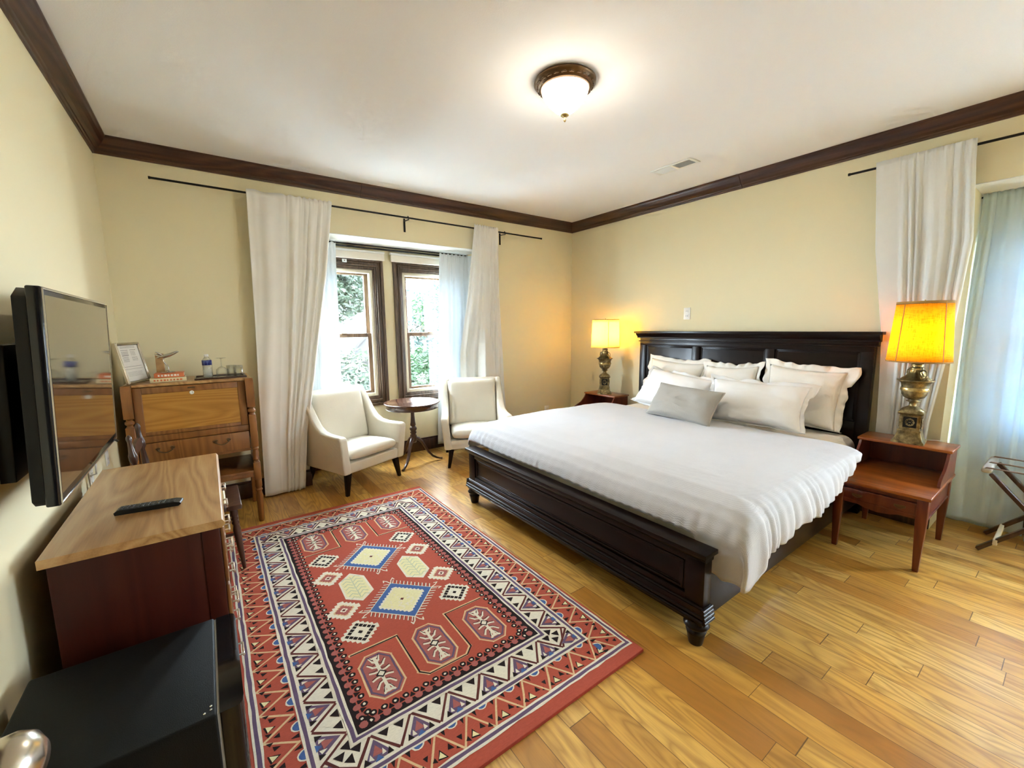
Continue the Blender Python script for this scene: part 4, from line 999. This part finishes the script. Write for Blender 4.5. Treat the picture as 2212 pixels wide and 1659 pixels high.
for xx in (.235, .545):
    b = MB()
    for s_ in (-1, 1):
        b.lathe([(0, -.006), (.008, -.004), (.008, .004), (0, .006)], xx+s_*.038, SF+.008, 12, z0=.655)
        b.tube([(xx+s_*.038, SF+.009, .655), (xx+s_*.040, SF-.006, .652)], .003, 8); b.tube([(xx+s_*.026, SF+.006, .662), (xx+s_*.034, SF+.006, .668), (xx+s_*.050, SF+.006, .660)], .004, 6)
    b.tube([(xx-.040+.080*k/10, SF-.007, .652-.020*math.sin(PI*k/10)) for k in range(11)], .0035, 8)
    b.build('drawer_pull', M_bronze, dr)
MB().box(SX0+.027, SX1-.027, SF+.005, SB-.01, .385, .405).box(SX0+.05, SX1-.05, SF+.012, SF+.030, .355, .386).build('lower_shelf', M_oakf, t, bevel=.002)

# things standing on the desk
t = thing('picture_frame', 'silver frame with a printed notice leaning in the corner on the desk', 'picture frame')
fl, flz = .2557, .271
ex = Vector((.150, .185, 0)).normalized()*1.0
M4 = Matrix.Translation((.086, 3.553, ST+.004)) @ Matrix.Rotation(1.207, 4, 'Z') @ Matrix.Rotation(-.18, 4, 'X') @ Matrix.Rotation(0, 4, 'Y')
t.matrix_world = M4
b = MB().frame(0, fl, 0, flz, .016, -.008, .008); b.frame(.005, fl-.005, .005, flz-.005, .006, -.011, -.007); b.build('frame', M_nickel, t, bevel=.002)
MB().box(.014, fl-.014, .003, .007, .014, flz-.014).build('backing', M_bplastic, t)
a = N('printed_paper'); a.set((.85, .82, .76), .7); M_paper = a.m; M_ink = plain('ink', (.25, .22, .20), .8)
b = MB().box(.018, fl-.018, .0005, .0025, .018, flz-.018); pp = random.Random(4)
def txt(x0_, x1_, z_, h_=.0022):
    x_ = x0_
    while x_ < x1_-.004:
        w_ = pp.uniform(.006, .016); b.box(x_, min(x_+w_, x1_), -.0003, .0004, z_, z_+h_, 1); x_ += w_+.003
txt(.05, .205, .244); txt(.05, .205, .236); txt(.045, .12, .220, .003); txt(.14, .205, .220, .003)
for k in range(5): txt(.045, .115, .210-k*.006); txt(.14, .19, .210-k*.006, .0016)
txt(.045, .11, .184, .003)
for k in range(5): txt(.045, .105, .174-k*.007); txt(.14, .20, .174-k*.006, .0016)
txt(.03, .22, .112); txt(.03, .22, .096, .0016)
for k in range(4): txt(.045, .20, .075-k*.008, .0014)
b.build('notice', [M_paper, M_ink], t)
bk_c = plain('cream_cover', (.74, .66, .42), .6, var=.1); bk_o = plain('orange_cover', (.62, .17, .06), .55, var=.25); pg = plain('book_pages', (.78, .72, .58), .8, bump=.3, bscale=400)
def book(label, x, y, z, w, d_, h_, mc, rz, marks):
    t = thing('book', label, 'book', (x, y, z), rz, 'books stacked on the desk')
    MB().box(-w/2, w/2, -d_/2, d_/2, 0, .0025).box(-w/2, w/2, -d_/2, d_/2, h_-.0025, h_).box(-w/2, w/2, -d_/2, -d_/2+.004, 0, h_).build('cover', mc, t, bevel=.001)
    MB().box(-w/2+.004, w/2-.004, -d_/2+.004, d_/2-.004, .0025, h_-.0025).build('pages', pg, t)
    b_ = MB(); r2 = random.Random(int(x*1000)+len(label))
    for k in range(marks): 
        x_ = -w/2+.02+(w-.04)*k/marks; b_.box(x_, x_+(w-.04)/marks*r2.uniform(.4, .8), -d_/2-.0006, -d_/2, h_*.3, h_*.7)
    b_.build('spine_print', M_paper if mc is bk_o else bk_o, t)
    return t
book('cream covered book at the bottom of the stack on the desk', .283, 3.69, ST+.0005, .195, .14, .028, bk_c, .03, 9)
book('orange covered book on top of the cream one on the desk', .292, 3.695, ST+.0295, .160, .125, .030, bk_o, -.02, 7)
# silver bird on a curved stem
t = thing('bird_sculpture', 'polished silver bird on a curved stem standing on the books', 'sculpture', (.283, 3.70, ST+.060))
MB().lathe([(0, 0), (.040, 0), (.042, .003), (.036, .006), (.012, .010), (.006, .014), (0, .015)], n=28).build('base', M_pewter, t)
MB().tube([(0, 0, .008), (.006, 0, .024), (.002, 0, .045), (-.010, 0, .062), (-.018, 0, .078), (-.018, 0, .092), (-.010, 0, .104), (.002, 0, .110)], .0035, 10).build('stem', M_pewter, t)
MB().tube([(-.062, 0, .128), (-.048, 0, .122), (-.030, 0, .112), (-.008, 0, .112), (.018, 0, .120), (.045, 0, .132), (.062, 0, .140), (.072, 0, .140)], [.002, .007, .010, .013, .012, .009, .006, .001], 12, flat=1).tube([(-.030, 0, .112), (-.046, 0, .103), (-.060, 0, .100)], [.007, .005, .001], 8).build('body', M_pewter, t)
MB().tube([(-.020, -.006, .118), (-.042, -.010, .134), (-.055, -.014, .142)], [.003, .008, .002], 8).tube([(-.02, .006, .118), (-.04, .012, .130), (-.05, .016, .138)], [.003, .008, .002], 8).build('wing', M_pewter, t)
tag(MB().box(.215, .262, 3.80, 3.825, ST+.0005, ST+.185).box(.205, .31, 3.78, 3.85, ST+.0005, ST+.012).build('wooden_bookend', M_oak, bevel=.003), 'upright pale wooden block behind the bird sculpture on the desk', 'bookend')
tr = MB().box(.425, .735, 3.60, 3.84, ST+.0005, ST+.006).frame(.425, .735, 3.60, 3.84, .008, 0, 0)
b = MB().box(.425, .735, 3.60, 3.84, ST+.0005, ST+.005)
for q in ((.425, .735, 3.60, 3.608), (.425, .735, 3.832, 3.84), (.425, .433, 3.608, 3.832), (.727, .735, 3.608, 3.832)): b.box(*q, ST+.005, ST+.012)
tag(b.build('serving_tray', M_walnut, bevel=.002), 'low dark serving tray on the right of the desk top', 'tray')
t = thing('water_bottle', 'clear water bottle with blue label on the desk tray', 'bottle', (.505, 3.70, ST+.0056))
MB().lathe([(0, 0), (.026, 0), (.029, .004), (.029, .012), (.027, .016), (.029, .022), (.029, .095), (.027, .100), (.029, .106), (.029, .120), (.024, .134), (.015, .146), (.0115, .152), (.0115, .160)], n=28).build('bottle_body', M_clear, t)
a = N('water'); a.set((.86, .90, .92), .05, **{'Alpha': .35}); MB().lathe([(0, .003), (.0265, .005), (.0265, .093), (0, .094)], n=24).build('water', a.m, t)
a = N('blue_label'); f = a.noise(a.mapping(a.coord(), (3, 3, 1)), 30, 2); a.set(a.ramp(f, [(.45, (.018, .022, .20)), (.62, (.10, .16, .45))]), .35); lb = a.m
MB().lathe([(.0294, .092), (.0298, .092), (.0298, .126), (.0285, .127)], n=28).build('label_band', lb, t, label='blue paper label band')
MB().lathe([(.0125, .152), (.0135, .153), (.0135, .168), (.012, .170), (0, .170)], n=20).build('cap', M_white, t)
t = thing('wine_glass', 'stemmed glass standing upside down on the desk tray', 'glass', (.590, 3.72, ST+.0056))
b = MB().lathe([(.030, 0), (.034, .015), (.037, .035), (.034, .052), (.022, .066), (.008, .074)], n=28); b.build('bowl', M_clear, t)
MB().lathe([(.006, .072), (.0035, .080), (.0035, .125), (.005, .132)], n=14).build('stem', M_clear, t); MB().lathe([(.004, .130), (.012, .134), (.030, .137), (.033, .138), (.030, .139), (0, .139)], n=28).build('foot', M_clear, t)
for (x_, y_, lb_) in ((.650, 3.745, 'clear tumbler on the tray beside the stemmed glass'), (.690, 3.700, 'clear tumbler at the right end of the tray')):
    tag(MB().lathe([(0, .004), (.026, .005), (.030, .078), (.0315, .079), (.0285, .001), (.026, 0), (0, 0)], n=28).build('tumbler', M_clear), lb_, 'glass', 'clear tumblers on the tray', (x_, y_, ST+.0056))

# ------------------------------------------------------------------ spindle chair by the desk
t = thing('wooden_chair', 'dark turned wood chair with striped inset seat behind the dresser', 'chair', (0, 0, 0))
cx0, cx1, cy0, cy1, cz = .205, .600, 2.775, 3.165, .425
b = MB()
for q in ((cx0, cx0+.055, cy0, cy1), (cx1-.075, cx1, cy0, cy1), (cx0+.055, cx1-.075, cy0, cy0+.075), (cx0+.055, cx1-.075, cy1-.075, cy1)): b.box(*q, cz-.028, cz)
b.build('seat', M_walnut, t, bevel=.006, seg=3)
a = N('striped_rush'); wv = a.add('ShaderNodeTexWave', bands_direction='X'); a.l.new(a.coord(), wv.inputs[0]); wv.inputs['Scale'].default_value = 22; wv.inputs['Distortion'].default_value = .6
a.set(a.ramp(wv.outputs['Fac'], [(.2, (.50, .33, .10)), (.5, (.80, .70, .42)), (.8, (.86, .82, .66))]), .8)
MB().box(cx0+.053, cx1-.073, cy0+.073, cy1-.073, cz-.020, cz+.004).build('seat_inset', a.m, t, bevel=.008, seg=3, label='striped cream and yellow woven seat inset')
def turned(p, q, prof, n=14, mat=M_walnut, name='leg'):
    p, q = Vector(p), Vector(q); L = (q-p).length
    o_ = MB().tube([p+(q-p)*f_ for f_, _ in prof], [r_ for _, r_ in prof], n).build(name, mat, t); return o_
lp = [(0, .018), (.10, .019), (.14, .012), (.17, .020), (.20, .013), (.23, .020), (.27, .014), (.34, .021), (.6, .017), (.97, .010), (1, .009)]
for (x_, y_, dx, dy) in ((cx1-.045, cy0+.045, .028, -.012), (cx1-.045, cy1-.045, .028, .012)): turned((x_, y_, cz-.028), (x_+dx, y_+dy, .0175), lp)
bp_ = [(0, .010), (.25, .016), (.42, .013), (.45, .018), (.5, .018), (.55, .015), (.75, .016), (.83, .010), (.85, .018), (.88, .019), (.91, .012), (.955, .009), (.975, .013), (.99, .011), (1, .003)]
for y_ in (cy0+.022, cy1-.022): turned((.215, y_, .0005), (.150, y_, .905), bp_, name='back_post')
for z_, nm in ((.80, 'top_rail'), (.62, 'back_rail')):
    x_ = lerp(.215, .150, z_/.9); MB().prism([(cy0+.03, z_-.025), (cy1-.03, z_-.025), (cy1-.03, z_+.015), (cy1-.10, z_+.035), (2.97, z_+.045), (cy0+.10, z_+.035), (cy0+.03, z_+.015)], 'x', x_-.008, x_+.008).build(nm, M_walnut, t, bevel=.003)
for k in range(4):
    y_ = cy0+.08+k*.077; MB().tube([(.188, y_, cz), (.178, y_, .52), (.168, y_, .60)], [.006, .008, .006], 10).build('spindle', M_walnut, t)
for z_, p, q in ((.24, (cx1-.03, cy0+.04), (.205, cy0+.022)), (.24, (cx1-.03, cy1-.04), (.205, cy1-.022)), (.27, (cx1-.028, cy0+.045), (cx1-.028, cy1-.045))):
    MB().tube([(*p, z_), ((p[0]+q[0])/2, (p[1]+q[1])/2, z_), (*q, z_)], [.008, .011, .008], 10).build('stretcher', M_walnut, t)

# ------------------------------------------------------------------ dresser
t = thing('dresser', 'oak topped dresser with dark red side along the left wall', 'dresser', (0, 0, 0))
dx0, dx1, dy0, dy1, dz = .062, .512, 1.672, 2.655, .780
b = MB().prism([(dx0, dz-.028), (dx1-.010, dz-.028), (dx1, dz-.016), (dx1, dz-.012), (dx1-.008, dz), (dx0, dz)], 'y', dy0, dy1); b.build('top', M_oak, t, bevel=.002)
MB().box(dx0+.012, dx1-.018, dy0+.022, dy1-.022, .06, dz-.0285).box(dx0+.02, dx1-.04, dy0+.03, dy1-.03, .0005, .06).box(dx1-.07, dx1-.018, dy0+.018, dy0+.023, .06, dz-.0285).build('carcass', M_maho, t, bevel=.002)
zc = [.075, .30, .525, .745]
for k in range(3):
    for (ya, yb) in ((dy0+.035, (dy0+dy1)/2-.006), ((dy0+dy1)/2+.006, dy1-.035)):
        d_ = MB().box(dx1-.0175, dx1-.006, ya, yb, zc[k]+.006, zc[k+1]-.006).build('drawer', M_oakf, t, bevel=.003)
        ym, zm_ = (ya+yb)/2, (zc[k]+zc[k+1])/2
        for yy_ in (ya+.10, yb-.10):
            b = MB()
            for s_ in (-1, 1): b.tube([(dx1-.006, yy_+s_*.035, zm_), (dx1+.016, yy_+s_*.035, zm_)], .004, 8); b.box(dx1-.006, dx1-.003, yy_+s_*.035-.011, yy_+s_*.035+.011, zm_-.02, zm_+.02)
            b.tube([(dx1+.015, yy_-.038+.076*q/8, zm_-.024*math.sin(PI*q/8)) for q in range(9)], .0042, 8)
            b.build('drawer_pull', M_chrome, d_)
t = thing('remote_control', 'black television remote lying on the dresser top', 'remote control', (.292, 1.948, dz+.0005), math.radians(-8))
MB().prism([(-.094, 0), (.088, 0), (.096, .006), (.094, .012), (.075, .017), (-.085, .017), (-.096, .010)], 'y', -.024, .024).build('shell', M_bplastic, t, bevel=.004, seg=3)
b = MB()
for i in range(11):
    for j in range(3): b.box(-.082+i*.0148, -.073+i*.0148, -.017+j*.0125, -.009+j*.0125, .0165, .0195)
b.build('buttons', plain('rubber_buttons', (.06, .06, .06), .5), t, bevel=.001)

# television, tilted slightly forward from the wall
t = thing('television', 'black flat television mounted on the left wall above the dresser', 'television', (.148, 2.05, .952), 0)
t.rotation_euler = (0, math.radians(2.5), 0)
TVW, TVH = .455, .600
MB().box(-.030, .0, -TVW, TVW, 0, TVH).build('bezel', M_bgloss, t, bevel=.005, seg=3)
MB().box(.0002, .0012, -TVW+.020, TVW-.012, .030, TVH-.022).build('screen', M_screen, t)
b = MB().frame(-TVW+.004, TVW-.004, .004, TVH-.004, .004, .0002, .003, axis='x'); b.build('trim_strip', M_chrome, t)
MB().prism([(-TVW+.004, .02), (-TVW+.03, .0), (TVW-.03, .0), (TVW-.004, .02), (TVW-.004, TVH-.03), (TVW-.05, TVH-.005), (-TVW+.05, TVH-.005), (-TVW+.004, TVH-.03)], 'x', -.055, -.0302).prism([(-TVW+.12, .08), (-TVW+.16, .05), (TVW-.16, .05), (TVW-.12, .08), (TVW-.12, TVH-.20), (TVW-.18, TVH-.16), (-TVW+.18, TVH-.16), (-TVW+.12, TVH-.20)], 'x', -.075, -.0552).build('back_shell', M_bplastic, t, bevel=.006)
b = MB().box(-.112, -.0755, -.16, .16, .20, .42).box(-.140, -.108, -.33, .26, .05, .44); b.build('mount_and_shade_plate', M_black, t, bevel=.002)  # mount, its black plate widened to paint in shade on the wall behind
b = MB().box(.0005, .004, TVW-.10, TVW-.04, .008, .020).tube([(.002, TVW-.05, .004), (.012, TVW-.05, -.004)], .005, 8); b.build('sensor', M_bgloss, t)

# mini fridge in the foreground
t = thing('mini_fridge', 'black compact refrigerator standing in front of the dresser side', 'refrigerator', (0, 0, 0))
MB().box(.045, .455, 1.125, 1.555, .03, .500).build('cabinet', M_fridge, t, bevel=.006, seg=3)
MB().prism([(.460, 1.128), (.500, 1.128), (.508, 1.138), (.512, 1.16), (.512, 1.52), (.508, 1.545), (.500, 1.552), (.460, 1.552)], 'z', .045, .498).build('door', M_bgloss, t, bevel=.004, seg=3)
for x_, y_ in ((.08, 1.16), (.42, 1.16), (.08, 1.52), (.42, 1.52)): MB().lathe([(.016, .0005), (.018, .03)], x_, y_, 14).build('foot', M_bplastic, t)
MB().box(.455, .461, 1.13, 1.55, .05, .495).build('door_gasket', plain('grey_gasket', (.30, .29, .27), .6), t)
b = MB()
for x_, y_ in ((.430, 1.145), (.443, 1.150), (.443, 1.162)): b.lathe([(0, .001), (.0035, 0), (.003, -.0012)], x_, y_, 10, z0=.501)
b.build('screws', M_chrome, t)

# luggage rack
t = thing('luggage_rack', 'folding luggage rack with dark crossed legs at the right edge', 'luggage rack', (0, 0, 0))
RX0, RX1 = 4.335, 4.665; ry0, ry1 = .262, -.225; zt = .525
for x_ in (RX0, RX1):
    MB().beam((x_, ry0-.02, zt-.012), (x_, ry1+.04, .012), .022, .040, up=(1, 0, 0)).build('leg', M_walnut, t, bevel=.003)
    MB().beam((x_+.024, ry0-.005, .012), (x_+.024, ry1+.02, zt-.012), .022, .040, up=(1, 0, 0)).build('leg', M_walnut, t, bevel=.003)
for y_ in (ry0, ry1): MB().box(RX0-.022, RX1+.045, y_-.022, y_+.022, zt-.012, zt+.018).build('top_rail', M_chrome if False else plain('grey_lacquer', (.42, .40, .38), .3), t, bevel=.012, seg=4)
for x_ in (RX0-.004, (RX0+RX1)/2, RX1+.024):
    MB().tube([(x_, ry0+.018, zt+.006), (x_, ry0, zt+.021), (x_, ry1, zt+.021), (x_, ry1-.018, zt+.006)], .011, 8, flat=.35).build('strap', plain('brown_webbing', (.22, .15, .11), .7), t)
for y_, x_ in ((ry0-.075, 0), (ry1+.09, 0)): MB().beam((RX0, y_, .085), (RX1+.024, y_, .085), .02, .035).build('stretcher', M_cream, t, bevel=.003)

# ------------------------------------------------------------------ outside
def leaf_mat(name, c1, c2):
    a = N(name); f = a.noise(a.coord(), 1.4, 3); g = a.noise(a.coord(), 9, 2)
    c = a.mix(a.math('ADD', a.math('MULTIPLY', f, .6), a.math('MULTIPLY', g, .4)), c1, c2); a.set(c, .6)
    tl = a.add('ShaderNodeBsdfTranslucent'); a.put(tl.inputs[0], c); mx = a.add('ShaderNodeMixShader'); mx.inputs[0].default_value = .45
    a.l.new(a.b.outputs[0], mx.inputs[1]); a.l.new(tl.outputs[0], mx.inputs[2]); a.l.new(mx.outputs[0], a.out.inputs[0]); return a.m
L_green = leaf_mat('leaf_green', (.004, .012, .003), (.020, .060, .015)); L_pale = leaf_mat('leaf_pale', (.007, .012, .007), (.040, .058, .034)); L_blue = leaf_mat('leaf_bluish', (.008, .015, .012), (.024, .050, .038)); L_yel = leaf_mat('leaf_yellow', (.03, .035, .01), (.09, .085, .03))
M_bark = plain('bark', (.10, .07, .05), .9, bump=.5, bscale=30)
def tree(label, cx, cy, cz, rx, ry, rz_, n, size, mat, seed, trunk=True, name='tree'):
    t = thing(name, label, 'tree', (cx, cy, 0), 0, 'trees outside the windows'); r = random.Random(seed); b = MB(); lumps = []
    for k in range(26):
        th, ph_ = r.uniform(0, 2*PI), math.acos(r.uniform(-1, 1)); q = r.uniform(.45, .85)
        lumps.append((Vector((rx*q*math.sin(ph_)*math.cos(th), ry*q*math.sin(ph_)*math.sin(th), rz_*q*math.cos(ph_))), r.uniform(.28, .45)*min(rx, rz_)))
    for i in range(n):
        c_, R_ = r.choice(lumps); v_ = Vector((r.gauss(0, 1), r.gauss(0, 1), r.gauss(0, 1))).normalized(); p = c_ + v_*R_*r.uniform(.75, 1.05) + Vector((0, 0, cz))
        u_ = Vector((r.gauss(0, 1), r.gauss(0, 1), r.gauss(0, .5))).normalized(); w_ = (v_+Vector((r.uniform(-.7, .7), r.uniform(-.7, .7), .4))).cross(u_).normalized(); s_ = size*r.uniform(.6, 1.3)
        b.add([p-u_*s_, p-w_*s_*.4, p+u_*s_, p+w_*s_*.4], [(0, 1, 2, 3)])
    b.build('foliage', mat, t, fix=False)
    if trunk: MB().tube([(0, 0, -4.4), (.1, 0, -2), (.0, .1, cz)], [.22, .16, .08], 10).build('trunk', M_bark, t)
    return t
tree('bushy green tree filling the right window panes', 5.75, 10.0, .3, 1.5, 1.6, 2.6, 22000, .062, L_green, 1)
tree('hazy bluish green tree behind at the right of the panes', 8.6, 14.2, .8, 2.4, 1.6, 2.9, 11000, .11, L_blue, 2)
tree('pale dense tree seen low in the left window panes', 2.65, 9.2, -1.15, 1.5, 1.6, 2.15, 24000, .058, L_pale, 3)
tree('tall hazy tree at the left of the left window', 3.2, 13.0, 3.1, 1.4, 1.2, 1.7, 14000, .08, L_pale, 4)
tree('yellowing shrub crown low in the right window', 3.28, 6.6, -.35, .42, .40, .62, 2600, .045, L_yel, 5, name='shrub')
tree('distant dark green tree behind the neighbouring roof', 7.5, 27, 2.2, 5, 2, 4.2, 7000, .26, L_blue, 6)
t = thing('house', 'neighbouring house with pale shingled roof and gable beyond the trees', 'house', (5.6, 18.6, -4.5))
rf_ = plain('roof_shingles', (.014, .013, .015), .8, bump=.4, bscale=20, var=.08)
MB().box(-3.0, 3.0, -2.2, 2.2, 0, 4.9).build('wall', plain('pale_siding', (.015, .014, .013), .8), t)
MB().prism([(-2.5, 4.85), (2.5, 4.85), (0, 7.35)], 'x', -3.3, 3.3).build('roof', rf_, t)
MB().prism([(-1.0, 4.86), (1.0, 4.86), (0, 5.85)], 'y', -2.75, -.6).build('gable', plain('gable_siding', (.018, .016, .017), .8), t)
b = MB(); b.beam((-1.1, -2.80, 4.83), (0, -2.80, 5.93), .10, .07, up=(0, 1, 0)).beam((0, -2.80, 5.93), (1.1, -2.80, 4.83), .10, .07, up=(0, 1, 0)); b.build('gable_trim', plain('gable_paint', (.008, .005, .005), .7), t)
MB().box(-1.55, -1.15, -.3, .1, 6.3, 7.8).build('chimney', plain('chimney_brick', (.35, .22, .18), .9), t)
g = MB().box(-40, 60, D+.7, 90, -4.6, -4.5).box(WX+.7, 60, -60, D+.7, -4.6, -4.5).build('ground', plain('pale_ground', (.34, .35, .33), .95, var=.2)); g['kind'] = 'structure'
